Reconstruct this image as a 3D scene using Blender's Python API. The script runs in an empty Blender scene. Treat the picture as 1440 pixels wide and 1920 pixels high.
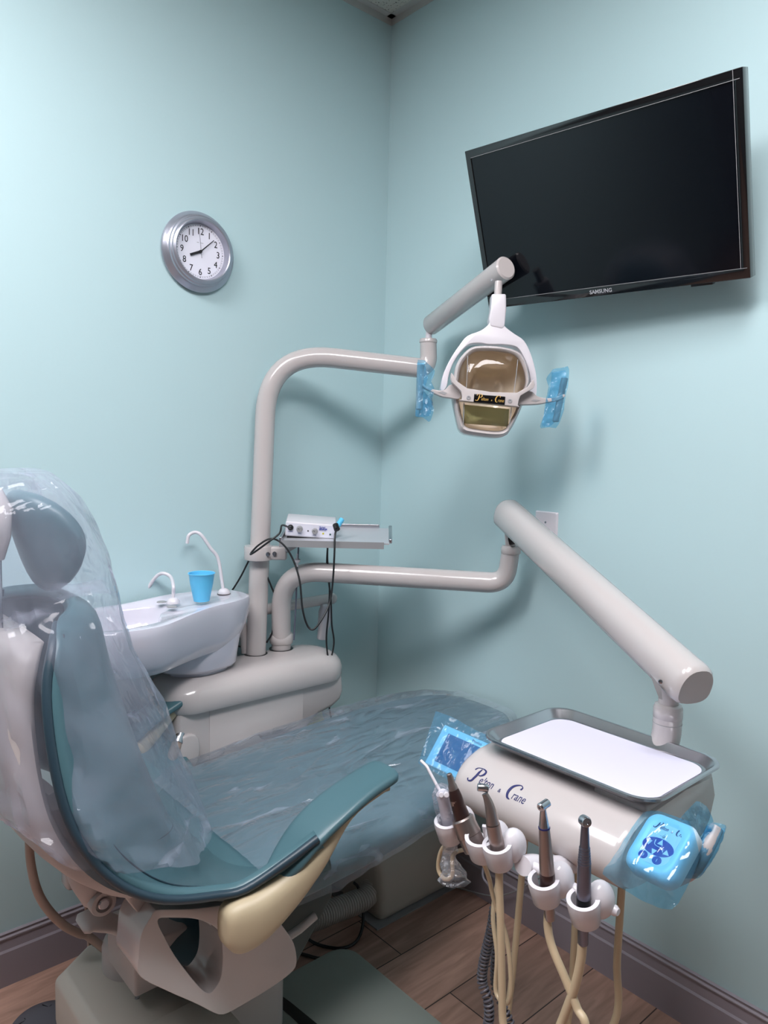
import bpy, bmesh, math, random
from mathutils import Vector, Matrix, noise
random.seed(7)
SC = bpy.context.scene
COL = SC.collection
PI = math.pi
# ---------------------------------------------------------------- camera
YAW, PITCH, ROLL, FPX = .8503, -.0896, .0233, 1390.0
CAM = Vector((1.9109, -1.6620, 1.36))
_f = Vector((-math.sin(YAW)*math.cos(PITCH), math.cos(YAW)*math.cos(PITCH), math.sin(PITCH)))
_r0 = Vector((math.cos(YAW), math.sin(YAW), 0)); _u0 = _r0.cross(_f)
RT = math.cos(ROLL)*_r0 + math.sin(ROLL)*_u0
UP = -math.sin(ROLL)*_r0 + math.cos(ROLL)*_u0
FW = _f
cd = bpy.data.cameras.new('camera'); cam = bpy.data.objects.new('camera', cd); COL.objects.link(cam)
cd.sensor_fit = 'HORIZONTAL'; cd.sensor_width = 27.0; cd.lens = 27.0*FPX/1440.0; cd.clip_start = .02
cam.matrix_world = Matrix(((RT.x, UP.x, -FW.x, CAM.x), (RT.y, UP.y, -FW.y, CAM.y), (RT.z, UP.z, -FW.z, CAM.z), (0, 0, 0, 1)))
SC.camera = cam
# ---------------------------------------------------------------- light and exposure
W = bpy.data.worlds.new('world'); SC.world = W; W.use_nodes = True
W.node_tree.nodes['Background'].inputs[0].default_value = (.75, .82, 1, 1)
W.node_tree.nodes['Background'].inputs[1].default_value = .05
SC.view_settings.view_transform = 'Standard'; SC.view_settings.look = 'None'
SC.view_settings.gamma = 1; SC.view_settings.exposure = 0.0
LIGHT_POWER = 22
LIGHT_COL = (1.0, .972, 1.0)
TROFFERS = [(1.60, -1.22), (.80, -2.05)]
ROOM = (4.2, -4.2, 2.735)

def P(px, py, ax, v):
    d = RT*((px-720)/FPX) + UP*((960-py)/FPX) + FW
    i = 'xyz'.index(ax)
    return CAM + d*((v-CAM[i])/d[i])
def D(px, py, dep):
    return CAM + (RT*((px-720)/FPX) + UP*((960-py)/FPX) + FW)*dep

# ---------------------------------------------------------------- materials
def srgb(r, g, b):
    f = lambda c: (c/255)/12.92 if c <= 10 else (((c/255)+.055)/1.055)**2.4
    return (f(r), f(g), f(b), 1)
def mat(name, col, rough=.5, metal=0, spec=.5, bump=None, vary=None, coat=0, trans=0, sub=0):
    m = bpy.data.materials.new(name); m.use_nodes = True
    nt = m.node_tree; b = nt.nodes['Principled BSDF']
    b.inputs['Base Color'].default_value = col; b.inputs['Roughness'].default_value = rough
    b.inputs['Metallic'].default_value = metal; b.inputs['Specular IOR Level'].default_value = spec
    b.inputs['Coat Weight'].default_value = coat; b.inputs['Coat Roughness'].default_value = .08
    b.inputs['Transmission Weight'].default_value = trans
    tc = nt.nodes.new('ShaderNodeTexCoord')
    if vary:
        n = nt.nodes.new('ShaderNodeTexNoise'); n.inputs['Scale'].default_value = vary[0]; n.inputs['Detail'].default_value = 4
        r = nt.nodes.new('ShaderNodeMixRGB'); r.inputs[1].default_value = col
        r.inputs[2].default_value = tuple(c*vary[1] for c in col[:3])+(1,)
        nt.links.new(tc.outputs['Object'], n.inputs['Vector']); nt.links.new(n.outputs['Fac'], r.inputs[0])
        nt.links.new(r.outputs[0], b.inputs['Base Color'])
    if bump:
        n = nt.nodes.new('ShaderNodeTexNoise'); n.inputs['Scale'].default_value = bump[0]; n.inputs['Detail'].default_value = 3
        k = nt.nodes.new('ShaderNodeBump'); k.inputs['Strength'].default_value = bump[1]; k.inputs['Distance'].default_value = bump[2]
        nt.links.new(tc.outputs['Object'], n.inputs['Vector']); nt.links.new(n.outputs['Fac'], k.inputs['Height'])
        nt.links.new(k.outputs[0], b.inputs['Normal'])
    return m
def film(name, tint, haze, hazecol, rough=.12, scale=14, strength=.5, dist=.02, ior=1.36, crease=.35, crease_w=9, refl=.4):
    """thin clear plastic film: see-through, slightly milky, glossy with fine creases"""
    m = bpy.data.materials.new(name); m.use_nodes = True; nt = m.node_tree; nt.nodes.clear()
    N = nt.nodes.new; L = nt.links.new
    out = N('ShaderNodeOutputMaterial'); tr = N('ShaderNodeBsdfTransparent'); tr.inputs[0].default_value = tint
    df = N('ShaderNodeBsdfDiffuse'); df.inputs[0].default_value = hazecol
    tl = N('ShaderNodeBsdfTranslucent'); tl.inputs[0].default_value = hazecol
    gl = N('ShaderNodeBsdfGlossy'); gl.inputs['Roughness'].default_value = rough; gl.inputs[0].default_value = (1, 1, 1, 1)
    fr = N('ShaderNodeFresnel'); fr.inputs[0].default_value = ior
    tc = N('ShaderNodeTexCoord'); mp = N('ShaderNodeMapping'); mp.inputs['Scale'].default_value = (1, 1, 1)
    bp = N('ShaderNodeBump'); bp.inputs['Strength'].default_value = strength; bp.inputs['Distance'].default_value = dist
    L(tc.outputs['Object'], mp.inputs[0]); prev = None
    for q, (sc, am) in enumerate(((scale*.5, 1.0), (scale*1.1, .6), (scale*2.6, .22))):
        n = N('ShaderNodeTexNoise'); n.inputs['Scale'].default_value = sc; n.inputs['Detail'].default_value = 0; n.inputs['Distortion'].default_value = .5
        m2 = N('ShaderNodeMapping'); m2.inputs['Rotation'].default_value = (.5*q, .7-q*.6, .9*q); m2.inputs['Scale'].default_value = (1, .45, 1); L(mp.outputs[0], m2.inputs[0]); L(m2.outputs[0], n.inputs['Vector'])
        a_ = N('ShaderNodeMath'); a_.operation = 'SUBTRACT'; a_.inputs[1].default_value = .5; L(n.outputs['Fac'], a_.inputs[0])
        b_ = N('ShaderNodeMath'); b_.operation = 'ABSOLUTE'; L(a_.outputs[0], b_.inputs[0])
        c_ = N('ShaderNodeMath'); c_.operation = 'MULTIPLY'; c_.inputs[1].default_value = am; L(b_.outputs[0], c_.inputs[0])
        if prev:
            d_ = N('ShaderNodeMath'); d_.operation = 'ADD'; L(prev.outputs[0], d_.inputs[0]); L(c_.outputs[0], d_.inputs[1]); prev = d_
        else: prev = c_
    L(prev.outputs[0], bp.inputs['Height'])
    k1 = N('ShaderNodeMath'); k1.operation = 'MULTIPLY_ADD'; k1.inputs[1].default_value = -crease_w; k1.inputs[2].default_value = 1; k1.use_clamp = True; L(prev.outputs[0], k1.inputs[0])
    k2 = N('ShaderNodeMath'); k2.operation = 'MULTIPLY_ADD'; k2.inputs[1].default_value = crease; k2.inputs[2].default_value = haze; L(k1.outputs[0], k2.inputs[0])
    k3 = N('ShaderNodeMath'); k3.operation = 'MINIMUM'; k3.inputs[1].default_value = refl; L(fr.outputs[0], k3.inputs[0])
    L(bp.outputs[0], gl.inputs['Normal']); L(bp.outputs[0], fr.inputs['Normal'])
    a0 = N('ShaderNodeMixShader'); a0.inputs[0].default_value = .5; L(df.outputs[0], a0.inputs[1]); L(tl.outputs[0], a0.inputs[2])
    a = N('ShaderNodeMixShader'); L(k2.outputs[0], a.inputs[0]); L(tr.outputs[0], a.inputs[1]); L(a0.outputs[0], a.inputs[2])
    c = N('ShaderNodeMixShader'); L(k3.outputs[0], c.inputs[0]); L(a.outputs[0], c.inputs[1]); L(gl.outputs[0], c.inputs[2])
    L(c.outputs[0], out.inputs[0])
    return m
def emis(name, col, s):
    m = bpy.data.materials.new(name); m.use_nodes = True; nt = m.node_tree
    b = nt.nodes['Principled BSDF']; b.inputs['Base Color'].default_value = (.8, .8, .8, 1)
    b.inputs['Emission Color'].default_value = col+(1,); b.inputs['Emission Strength'].default_value = s
    return m
M_WALL = mat('mint_wall_paint', srgb(183, 210, 214), .55, spec=.3, bump=(90, .06, .002))
M_WALL2 = mat('taupe_wall_paint', srgb(120, 116, 116), .6)
M_BASE = mat('mauve_grey_baseboard', srgb(150, 142, 150), .45)
M_ANGLE = mat('grey_ceiling_angle', srgb(188, 192, 190), .5)
M_BEIGE = mat('dental_beige_enamel', srgb(190, 183, 182), .22, coat=.5, bump=(60, .02, .002))
M_BEIGE2 = mat('dental_beige_matte', srgb(182, 175, 174), .38, bump=(300, .08, .0005))
M_WHITE = mat('white_plastic', srgb(212, 208, 214), .28, coat=.3)
M_GREY = mat('grey_plastic', srgb(150, 150, 152), .4)
M_CERAM = mat('white_porcelain', srgb(208, 206, 218), .12, coat=.8)
M_TEAL = mat('teal_vinyl', srgb(72, 106, 115), .36, bump=(500, .12, .0006), vary=(6, .9))
M_TEALP = mat('dark_teal_piping', srgb(38, 58, 70), .4)
M_TEALP2 = mat('dark_teal_vinyl', srgb(50, 78, 90), .3)
M_TAN = mat('tan_plastic', srgb(184, 170, 142), .45)
M_PLATE = mat('base_plate_grey_green', srgb(150, 156, 148), .5)
M_BASEG = mat('base_grey_green', srgb(188, 182, 173), .5, vary=(3, .93))
M_BLACK = mat('black_plastic', srgb(14, 14, 16), .3)
M_BLACKG = mat('black_gloss', srgb(10, 11, 14), .12, coat=.5)
M_SCREEN = mat('dark_screen', srgb(6, 9, 16), .10, spec=.35)
M_RUB = mat('black_rubber_cable', srgb(18, 20, 24), .4)
M_CHROME = mat('brushed_steel', srgb(190, 190, 196), .22, 1)
M_STEEL = mat('tray_steel', srgb(196, 196, 201), .26, 1, bump=(200, .04, .001))
M_SILV = mat('silver_clock_paint', srgb(176, 178, 190), .3, .75)
M_GUN = mat('gunmetal', srgb(156, 142, 138), .34, .9)
M_BROWN = mat('dark_brown_grip', srgb(62, 44, 42), .3, .5)
M_GTI = mat('grey_titanium', srgb(112, 112, 126), .35, .85)
M_HOSE = mat('cream_silicone_hose', srgb(196, 176, 146), .4)
M_HOSEG = mat('taupe_hose', srgb(160, 142, 132), .45)
M_COIL = mat('grey_coiled_cord', srgb(92, 90, 98), .4)
M_SHELF = mat('pale_grey_shelf_metal', srgb(196, 198, 204), .3, .3)
M_PAPER = mat('white_tray_paper', srgb(206, 203, 220), .8)
M_FACE = mat('clock_face_white', srgb(226, 226, 238), .6)
M_INK = mat('black_ink', srgb(16, 16, 24), .6)
M_NAVY = mat('navy_ink', srgb(28, 32, 92), .5)
M_GOLD = mat('gold_ink', srgb(200, 160, 84), .4)
M_SILVINK = mat('silver_ink', srgb(170, 172, 178), .4)
M_CUP = mat('blue_cup_plastic', srgb(96, 192, 236), .4, sub=.2)
M_PADBL = mat('light_blue_pad', srgb(200, 222, 236), .3)
M_PADF = mat('pad_membrane', srgb(222, 222, 238), .35)
M_PADN = mat('pad_navy', srgb(34, 50, 150), .35)
M_MONW = mat('monitor_case', srgb(206, 222, 236), .4)
M_MONS = mat('monitor_screen', srgb(40, 84, 134), .2)
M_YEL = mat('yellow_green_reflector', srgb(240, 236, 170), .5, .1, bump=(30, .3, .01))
M_REFL = mat('bronze_reflector', srgb(240, 226, 208), .22, .25, bump=(8, .25, .02))
M_YB = mat('pale_yellow_plastic', srgb(222, 222, 150), .4)
M_DARKG = mat('dark_green_grey_panel', srgb(66, 78, 78), .5)
F_CLEAR = film('clear_seat_film', (.98, .99, 1, 1), .20, (.66, .74, .88, 1), .10, 12, .9, .06, 1.40, .4, 11, .5)
F_BAG = film('clear_bag_film', (.99, .99, 1, 1), .22, (.66, .70, .86, 1), .09, 8, .9, .06, 1.28, .5, 10, .32)
F_BLUE = film('blue_barrier_film', (.50, .80, .95, 1), .20, (.30, .62, .90, 1), .15, 40, .6, .01, 1.3, .15)
F_PADF = film('blue_glossy_film', (.48, .79, .95, 1), .10, (.26, .60, .88, 1), .05, 16, .7, .04, 1.45, .10)
F_SLEEVE = film('clear_sleeve_film', (.97, .97, 1, 1), .14, (.8, .82, .9, 1), .12, 50, .8, .02)
def glass(name, tint):
    m = bpy.data.materials.new(name); m.use_nodes = True; nt = m.node_tree; nt.nodes.clear()
    N = nt.nodes.new; L = nt.links.new; out = N('ShaderNodeOutputMaterial')
    tr = N('ShaderNodeBsdfTransparent'); tr.inputs[0].default_value = tint
    gl = N('ShaderNodeBsdfGlossy'); gl.inputs['Roughness'].default_value = .05
    fr = N('ShaderNodeFresnel'); fr.inputs[0].default_value = 1.5; mx = N('ShaderNodeMixShader')
    L(fr.outputs[0], mx.inputs[0]); L(tr.outputs[0], mx.inputs[1]); L(gl.outputs[0], mx.inputs[2]); L(mx.outputs[0], out.inputs[0])
    return m
G_SHIELD = glass('clear_shield', (.93, .93, .92, 1))

def ceiling_mat():
    m = mat('speckled_ceiling_tile', srgb(205, 208, 200), .9)
    nt = m.node_tree; N = nt.nodes.new; L = nt.links.new; b = nt.nodes['Principled BSDF']
    tc = N('ShaderNodeTexCoord'); v = N('ShaderNodeTexNoise'); v.inputs['Scale'].default_value = 150; v.inputs['Detail'].default_value = 2
    cr = N('ShaderNodeValToRGB'); cr.color_ramp.elements[0].position = .33; cr.color_ramp.elements[0].color = srgb(96, 102, 96)
    cr.color_ramp.elements[1].position = .40; cr.color_ramp.elements[1].color = srgb(205, 208, 200)
    L(tc.outputs['Object'], v.inputs['Vector']); L(v.outputs['Fac'], cr.inputs[0])
    br = N('ShaderNodeTexBrick'); br.offset = 0; br.inputs['Scale'].default_value = 1; br.inputs['Brick Width'].default_value = .61
    br.inputs['Row Height'].default_value = .61; br.inputs['Mortar Size'].default_value = .012
    br.inputs['Color1'].default_value = (1, 1, 1, 1); br.inputs['Color2'].default_value = (1, 1, 1, 1); br.inputs['Mortar'].default_value = (0, 0, 0, 1)
    L(tc.outputs['Object'], br.inputs['Vector'])
    mx = N('ShaderNodeMixRGB'); mx.inputs[1].default_value = srgb(190, 192, 190)
    L(br.outputs['Color'], mx.inputs[0]); L(cr.outputs[0], mx.inputs[2]); L(mx.outputs[0], b.inputs['Base Color'])
    return m
def floor_mat():
    m = mat('wood_plank_floor', srgb(160, 120, 105), .42)
    nt = m.node_tree; N = nt.nodes.new; L = nt.links.new; b = nt.nodes['Principled BSDF']
    tc = N('ShaderNodeTexCoord'); mp = N('ShaderNodeMapping')
    mp.inputs['Rotation'].default_value = (0, 0, PI/2); mp.inputs['Location'].default_value = (.40, -.01, 0)
    L(tc.outputs['Object'], mp.inputs[0])
    br = N('ShaderNodeTexBrick'); br.offset = .37; br.inputs['Scale'].default_value = 1
    br.inputs['Brick Width'].default_value = 1.22; br.inputs['Row Height'].default_value = .18
    br.inputs['Mortar Size'].default_value = .0016; br.inputs['Mortar Smooth'].default_value = .1; br.inputs['Bias'].default_value = 0
    br.inputs['Color1'].default_value = srgb(196, 158, 142); br.inputs['Color2'].default_value = srgb(170, 137, 124)
    br.inputs['Mortar'].default_value = srgb(52, 38, 34)
    L(mp.outputs[0], br.inputs['Vector'])
    g = N('ShaderNodeMapping'); g.inputs['Scale'].default_value = (14, 1.6, 1); L(tc.outputs['Object'], g.inputs[0])
    n = N('ShaderNodeTexNoise'); n.inputs['Scale'].default_value = 3; n.inputs['Detail'].default_value = 8; n.inputs['Distortion'].default_value = .8
    L(g.outputs[0], n.inputs['Vector'])
    cr = N('ShaderNodeValToRGB'); cr.color_ramp.elements[0].position = .3; cr.color_ramp.elements[0].color = (.62, .6, .58, 1)
    cr.color_ramp.elements[1].position = .7; cr.color_ramp.elements[1].color = (1.05, 1.02, 1, 1); L(n.outputs['Fac'], cr.inputs[0])
    mx = N('ShaderNodeMixRGB'); mx.blend_type = 'MULTIPLY'; mx.inputs[0].default_value = 1
    L(br.outputs['Color'], mx.inputs[1]); L(cr.outputs[0], mx.inputs[2]); L(mx.outputs[0], b.inputs['Base Color'])
    return m

# ---------------------------------------------------------------- mesh helpers (vertices in world coordinates)
def root(name, loc, label, cat, group=None):
    o = bpy.data.objects.new(name, None); COL.objects.link(o); o.location = loc; o.empty_display_size = .05
    o['label'] = label; o['category'] = cat
    if group: o['group'] = group
    return o
def wloc(o):
    v = Vector((0, 0, 0))
    while o: v += o.location; o = o.parent
    return v
def obj(name, V, Fc, m, parent=None, smooth=True, ang=38, bevel=0, seg=3, sub=0, solid=0, label=None, weld=False):
    off = wloc(parent) if parent else Vector((0, 0, 0))
    org = Vector((0, 0, 0))
    if not parent:
        xs = [Vector(v) for v in V]
        org = Vector((sum(v.x for v in xs)/len(xs), sum(v.y for v in xs)/len(xs), min(v.z for v in xs)))
    me = bpy.data.meshes.new(name)
    me.from_pydata([tuple(Vector(v)-off-org) for v in V], [], Fc)
    bm = bmesh.new(); bm.from_mesh(me)
    if weld: bmesh.ops.remove_doubles(bm, verts=bm.verts, dist=1e-5)
    if solid:
        bm.normal_update()
    bmesh.ops.recalc_face_normals(bm, faces=bm.faces)
    if bevel:
        es = [e for e in bm.edges if len(e.link_faces) == 2 and e.calc_face_angle(0) > math.radians(30)]
        bmesh.ops.bevel(bm, geom=es, offset=bevel, segments=seg, profile=.5, affect='EDGES', clamp_overlap=True)
    bm.to_mesh(me); bm.free()
    if smooth:
        for p in me.polygons: p.use_smooth = True
        if ang < 180: me.set_sharp_from_angle(angle=math.radians(ang))
    me.materials.append(m)
    o = bpy.data.objects.new(name, me); COL.objects.link(o); o.location = org
    if parent: o.parent = parent
    if solid:
        md = o.modifiers.new('s', 'SOLIDIFY'); md.thickness = solid; md.offset = 0
    if sub:
        md = o.modifiers.new('u', 'SUBSURF'); md.levels = sub; md.render_levels = sub
    if label: o['label'] = label
    return o
def tagthing(o, label, cat, group=None):
    o['label'] = label; o['category'] = cat
    if group: o['group'] = group
    return o
def loft(rings, caps=True, closed=True):
    n = len(rings[0]); V = [p for r in rings for p in r]; F = []
    for i in range(len(rings)-1):
        for j in range(n if closed else n-1):
            k = (j+1) % n
            F.append((i*n+j, i*n+k, (i+1)*n+k, (i+1)*n+j))
    if caps and closed:
        F.append(tuple(range(n))); F.append(tuple(range((len(rings)-1)*n, len(rings)*n)))
    return V, F
def merge(*parts):
    V, F = [], []
    for v, f in parts:
        k = len(V); V += list(v); F += [tuple(i+k for i in q) for q in f]
    return V, F
def crom(pts, n=8):
    pts = [Vector(p) for p in pts]
    if len(pts) < 3: return pts
    q = [pts[0]*2-pts[1]]+pts+[pts[-1]*2-pts[-2]]; out = []
    for i in range(1, len(q)-2):
        a, b, c, d = q[i-1:i+3]
        for k in range(n):
            t = k/n
            out.append(.5*((2*b)+(c-a)*t+(2*a-5*b+4*c-d)*t*t+(3*b-a-3*c+d)*t**3))
    out.append(pts[-1]); return out
def fillet(pts, r, n=8):
    """polyline with rounded corners; r a number or a list for the inner points"""
    pts = [Vector(p) for p in pts]; out = [pts[0]]
    for i in range(1, len(pts)-1):
        rr = r[i-1] if isinstance(r, (list, tuple)) else r
        a = (pts[i-1]-pts[i]); b = (pts[i+1]-pts[i]); la, lb = a.length, b.length
        rr = min(rr, la*.49, lb*.49); A = pts[i]+a/la*rr; B = pts[i]+b/lb*rr
        for k in range(n+1):
            t = k/n; out.append(A*(1-t)**2+pts[i]*2*t*(1-t)+B*t*t)
    out.append(pts[-1]); return out
def tube(path, r, n=16, ell=None, ref=None, caps=True):
    """r number or list; ell=(a,b) scale of the section along ref-side / ref"""
    path = [Vector(p) for p in path]; m = len(path); rings = []
    T = [(path[min(i+1, m-1)]-path[max(i-1, 0)]).normalized() for i in range(m)]
    nrm = Vector(ref) if ref else (Vector((0, 0, 1)) if abs(T[0].z) < .9 else Vector((1, 0, 0)))
    for i in range(m):
        if ref: nrm = Vector(ref)
        nrm = (nrm-T[i]*nrm.dot(T[i])).normalized(); bi = T[i].cross(nrm)
        rr = r if not isinstance(r, (list, tuple)) else (r[i] if len(r) == m else r[0]+(r[-1]-r[0])*i/(m-1))
        ea, eb = ell or (1, 1)
        rings.append([path[i]+bi*(math.cos(2*PI*k/n)*rr*ea)+nrm*(math.sin(2*PI*k/n)*rr*eb) for k in range(n)])
    return loft(rings, caps)
def lathe(prof, org, axis=(0, 0, 1), n=32, caps=True, sx=None):
    ax = Vector(axis).normalized(); a = Vector(sx) if sx else (Vector((1, 0, 0)) if abs(ax.x) < .9 else Vector((0, 1, 0)))
    a = (a-ax*a.dot(ax)).normalized(); b = ax.cross(a); org = Vector(org)
    return loft([[org+ax*z+(a*math.cos(2*PI*k/n)+b*math.sin(2*PI*k/n))*r for k in range(n)] for r, z in prof], caps)
def box(x0, x1, y0, y1, z0, z1):
    V = [(x, y, z) for x in (x0, x1) for y in (y0, y1) for z in (z0, z1)]
    return [Vector(v) for v in V], [(0, 1, 3, 2), (4, 6, 7, 5), (0, 4, 5, 1), (2, 3, 7, 6), (0, 2, 6, 4), (1, 5, 7, 3)]
class Fr:
    """a local frame: point(u,v,w)"""
    def __init__(s, o, u, v, w=None):
        s.o = Vector(o); s.u = Vector(u).normalized(); v = Vector(v); s.v = (v-s.u*v.dot(s.u)).normalized()
        s.w = s.u.cross(s.v)
    def __call__(s, a, b, c=0): return s.o+s.u*a+s.v*b+s.w*c
    def box(s, a0, a1, b0, b1, c0, c1):
        V, F = box(a0, a1, b0, b1, c0, c1); return [s(*v) for v in V], F
def rrect(w, h, r, n=6):
    out = []
    for cx, cy, a0 in ((w/2-r, h/2-r, 0), (-w/2+r, h/2-r, 90), (-w/2+r, -h/2+r, 180), (w/2-r, -h/2+r, 270)):
        for k in range(n+1):
            a = math.radians(a0+90*k/n); out.append((cx+r*math.cos(a), cy+r*math.sin(a)))
    return out
def prism(outline, f, c0, c1):
    n = len(outline); V = [f(a, b, c0) for a, b in outline]+[f(a, b, c1) for a, b in outline]
    F = [tuple(range(n)), tuple(range(n, 2*n))]+[(i, (i+1) % n, n+(i+1) % n, n+i) for i in range(n)]
    return V, F
def frame_prism(outer, inner, f, c0, c1):
    """prism with a hole; outer and inner have the same number of points"""
    n = len(outer)
    V = [f(a, b, c) for c in (c0, c1) for a, b in outer]+[f(a, b, c) for c in (c0, c1) for a, b in inner]
    F = []
    for i in range(n):
        k = (i+1) % n
        F += [(i, k, n+k, n+i), (2*n+i, 2*n+k, 3*n+k, 3*n+i), (i, k, 2*n+k, 2*n+i), (n+i, n+k, 3*n+k, 3*n+i)]
    return V, F
def resamp(poly, n, start=0):
    p = [Vector((a, b)) for a, b in poly]; p = p[start:]+p[:start]; m = len(p)
    L = [0]
    for i in range(m): L.append(L[-1]+(p[(i+1) % m]-p[i]).length)
    out = []
    for k in range(n):
        t = L[-1]*k/n; i = 0
        while L[i+1] < t: i += 1
        s = (t-L[i])/max(L[i+1]-L[i], 1e-9); q = p[i].lerp(p[(i+1) % m], s); out.append((q.x, q.y))
    return out
def smooth2(poly, n=4):
    m = len(poly); q = [Vector((a, b, 0)) for a, b in poly]; out = []
    for i in range(m):
        a, b, c, d = q[i-1], q[i], q[(i+1) % m], q[(i+2) % m]
        for k in range(n):
            t = k/n; v = .5*((2*b)+(c-a)*t+(2*a-5*b+4*c-d)*t*t+(3*b-a-3*c+d)*t**3); out.append((v.x, v.y))
    return out
def ellipsoid(c, rx, ry, rz, U=(1, 0, 0), Vv=(0, 1, 0), n=24, m=14, p=1.0):
    f = Fr(c, U, Vv); sg = lambda t: math.copysign(abs(t)**p, t); rings = []
    for i in range(m+1):
        a = -PI/2+PI*i/m; ca, sa = math.cos(a), math.sin(a)
        rr = max(abs(ca)**p, 1e-3)
        rings.append([f(rx*rr*sg(math.cos(2*PI*k/n)), ry*rr*sg(math.sin(2*PI*k/n)), rz*sg(sa)) for k in range(n)])
    return loft(rings)
def cyl(a, b, r, n=20, r2=None):
    a, b = Vector(a), Vector(b); return lathe([(r, 0), (r if r2 is None else r2, (b-a).length)], a, b-a, n)
def text_mesh(s, size, f, w=.0004, shear=0, align='CENTER', bold=0, xs=1, extr=.0003):
    c = bpy.data.curves.new('t', 'FONT'); c.body = s; c.size = size; c.shear = shear; c.align_x = align; c.offset = bold; c.extrude = extr
    c.resolution_u = 3
    o = bpy.data.objects.new('t', c); COL.objects.link(o); bpy.context.view_layer.update()
    dg = bpy.context.evaluated_depsgraph_get(); me = bpy.data.meshes.new_from_object(o.evaluated_get(dg))
    V = [f(v.co.x*xs, v.co.y, v.co.z+w) for v in me.vertices]; F = [tuple(p.vertices) for p in me.polygons]
    bpy.data.objects.remove(o); return V, F
def stroke(pts, ws, f, w=.0006, th=.0004, n=8):
    """flat pen stroke of varying width in a local frame"""
    c = crom([(a, b, 0) for a, b in pts], n); m = len(c); L, R = [], []
    for i, p in enumerate(c):
        t = (c[min(i+1, m-1)]-c[max(i-1, 0)]).normalized(); q = Vector((-t.y, t.x, 0))
        k = i/(m-1)*(len(ws)-1); j = min(int(k), len(ws)-2); wd = ws[j]+(ws[j+1]-ws[j])*(k-j)
        L.append(p+q*wd/2); R.append(p-q*wd/2)
    V = [f(p.x, p.y, w) for p in L]+[f(p.x, p.y, w) for p in R]+[f(p.x, p.y, w+th) for p in L]+[f(p.x, p.y, w+th) for p in R]
    F = []
    for i in range(m-1):
        F += [(i, i+1, m+i+1, m+i), (2*m+i, 2*m+i+1, 3*m+i+1, 3*m+i), (i, i+1, 2*m+i+1, 2*m+i), (m+i, m+i+1, 3*m+i+1, 3*m+i)]
    return V, F
def wordmark(f, s, w=.0006):
    """the maker's script wordmark, cap height s, starting at the frame origin"""
    g = lambda a, b, c: f(a*s, b*s, c)
    P_ = [merge(stroke([(.42, 1.0), (.36, .7), (.28, .35), (.12, .06), (-.12, .0), (-.20, .12)], [.05, .15, .16, .12, .06, .10], g, w/1),
                stroke([(-.02, .78), (.10, .98), (.42, 1.06), (.74, .98), (.78, .74), (.58, .55), (.40, .55)], [.10, .05, .05, .12, .15, .08, .03], g, w))]
    C_ = [stroke([(3.62, .80), (3.66, .98), (3.44, 1.08), (3.10, .86), (2.94, .45), (3.02, .10), (3.24, .02)], [.12, .07, .06, .15, .18, .14, .04], g, w)]
    t1 = text_mesh('elton', .74*s, lambda a, b, c: f(a+.66*s, b+.10*s, c), w, .28, 'LEFT', extr=.0002, xs=.74)
    t2 = text_mesh('&', .34*s, lambda a, b, c: f(a+2.22*s, b+.12*s, c), w, .2, 'LEFT', extr=.0002)
    t3 = text_mesh('rane', .74*s, lambda a, b, c: f(a+3.28*s, b+.10*s, c), w, .28, 'LEFT', extr=.0002, xs=.74)
    return merge(*(P_+C_+[t1, t2, t3]))
def sheet(fn, nu, nv):
    V = [fn(i/nu, j/nv) for i in range(nu+1) for j in range(nv+1)]
    F = [(i*(nv+1)+j, (i+1)*(nv+1)+j, (i+1)*(nv+1)+j+1, i*(nv+1)+j+1) for i in range(nu) for j in range(nv)]
    return V, F
def nz(x, y, z=0): return noise.noise(Vector((x, y, z)))
def interp(tab, t):
    if t <= tab[0][0]: return tab[0][1:]
    for a, b in zip(tab, tab[1:]):
        if t <= b[0]:
            k = (t-a[0])/(b[0]-a[0]); return tuple(p+(q-p)*k for p, q in zip(a[1:], b[1:]))
    return tab[-1][1:]
def splin(tab, n):
    """catmull-rom resample of rows of numbers"""
    out = []; q = [tuple(2*a-b for a, b in zip(tab[0], tab[1]))]+list(tab)+[tuple(2*a-b for a, b in zip(tab[-1], tab[-2]))]
    for i in range(1, len(q)-2):
        for k in range(n):
            t = k/n
            out.append(tuple(.5*((2*b)+(c-a)*t+(2*a-5*b+4*c-d)*t*t+(3*b-a-3*c+d)*t**3) for a, b, c, d in zip(*q[i-1:i+3])))
    out.append(tuple(tab[-1])); return out

# ================================================================ ROOM
RX, RY, H = ROOM
def struct(name, VF, m, **k):
    o = obj(name, *VF, m, **k); o['kind'] = 'structure'; return o
fl = struct('floor', box(-.1, RX+.1, RY-.1, .1, -.05, 0), floor_mat(), smooth=False)
# keep object coordinates equal to world coordinates for the plank phase
for v in fl.data.vertices: v.co += fl.location
fl.location = (0, 0, 0)
cl = struct('ceiling', box(-.1, RX+.1, RY-.1, .1, H, H+.05), ceiling_mat(), smooth=False)
struct('wall_left', box(-.1, 0, RY-.1, .1, 0, H), M_WALL, smooth=False)
struct('wall_right', box(0, RX+.1, 0, .1, 0, H), M_WALL, smooth=False)
struct('wall_back', box(-.1, RX+.1, RY-.1, RY, 0, H), M_WALL2, smooth=False)
struct('wall_front', box(RX, RX+.1, RY, 0, 0, H), M_WALL2, smooth=False)
bp = [(0, 0), (.013, 0), (.013, .088), (.009, .093), (.0075, .119), (.0105, .121), (.0105, .124), (.006, .127), (.006, .131), (.008, .134), (0, .136)]
struct('baseboard_left', loft([[Vector((x, y, z)) for x, z in bp] for y in (RY, -.0)]), M_BASE, ang=20)
struct('baseboard_right', loft([[Vector((x, -y, z)) for y, z in bp] for x in (.0, RX)]), M_BASE, ang=20)
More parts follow.
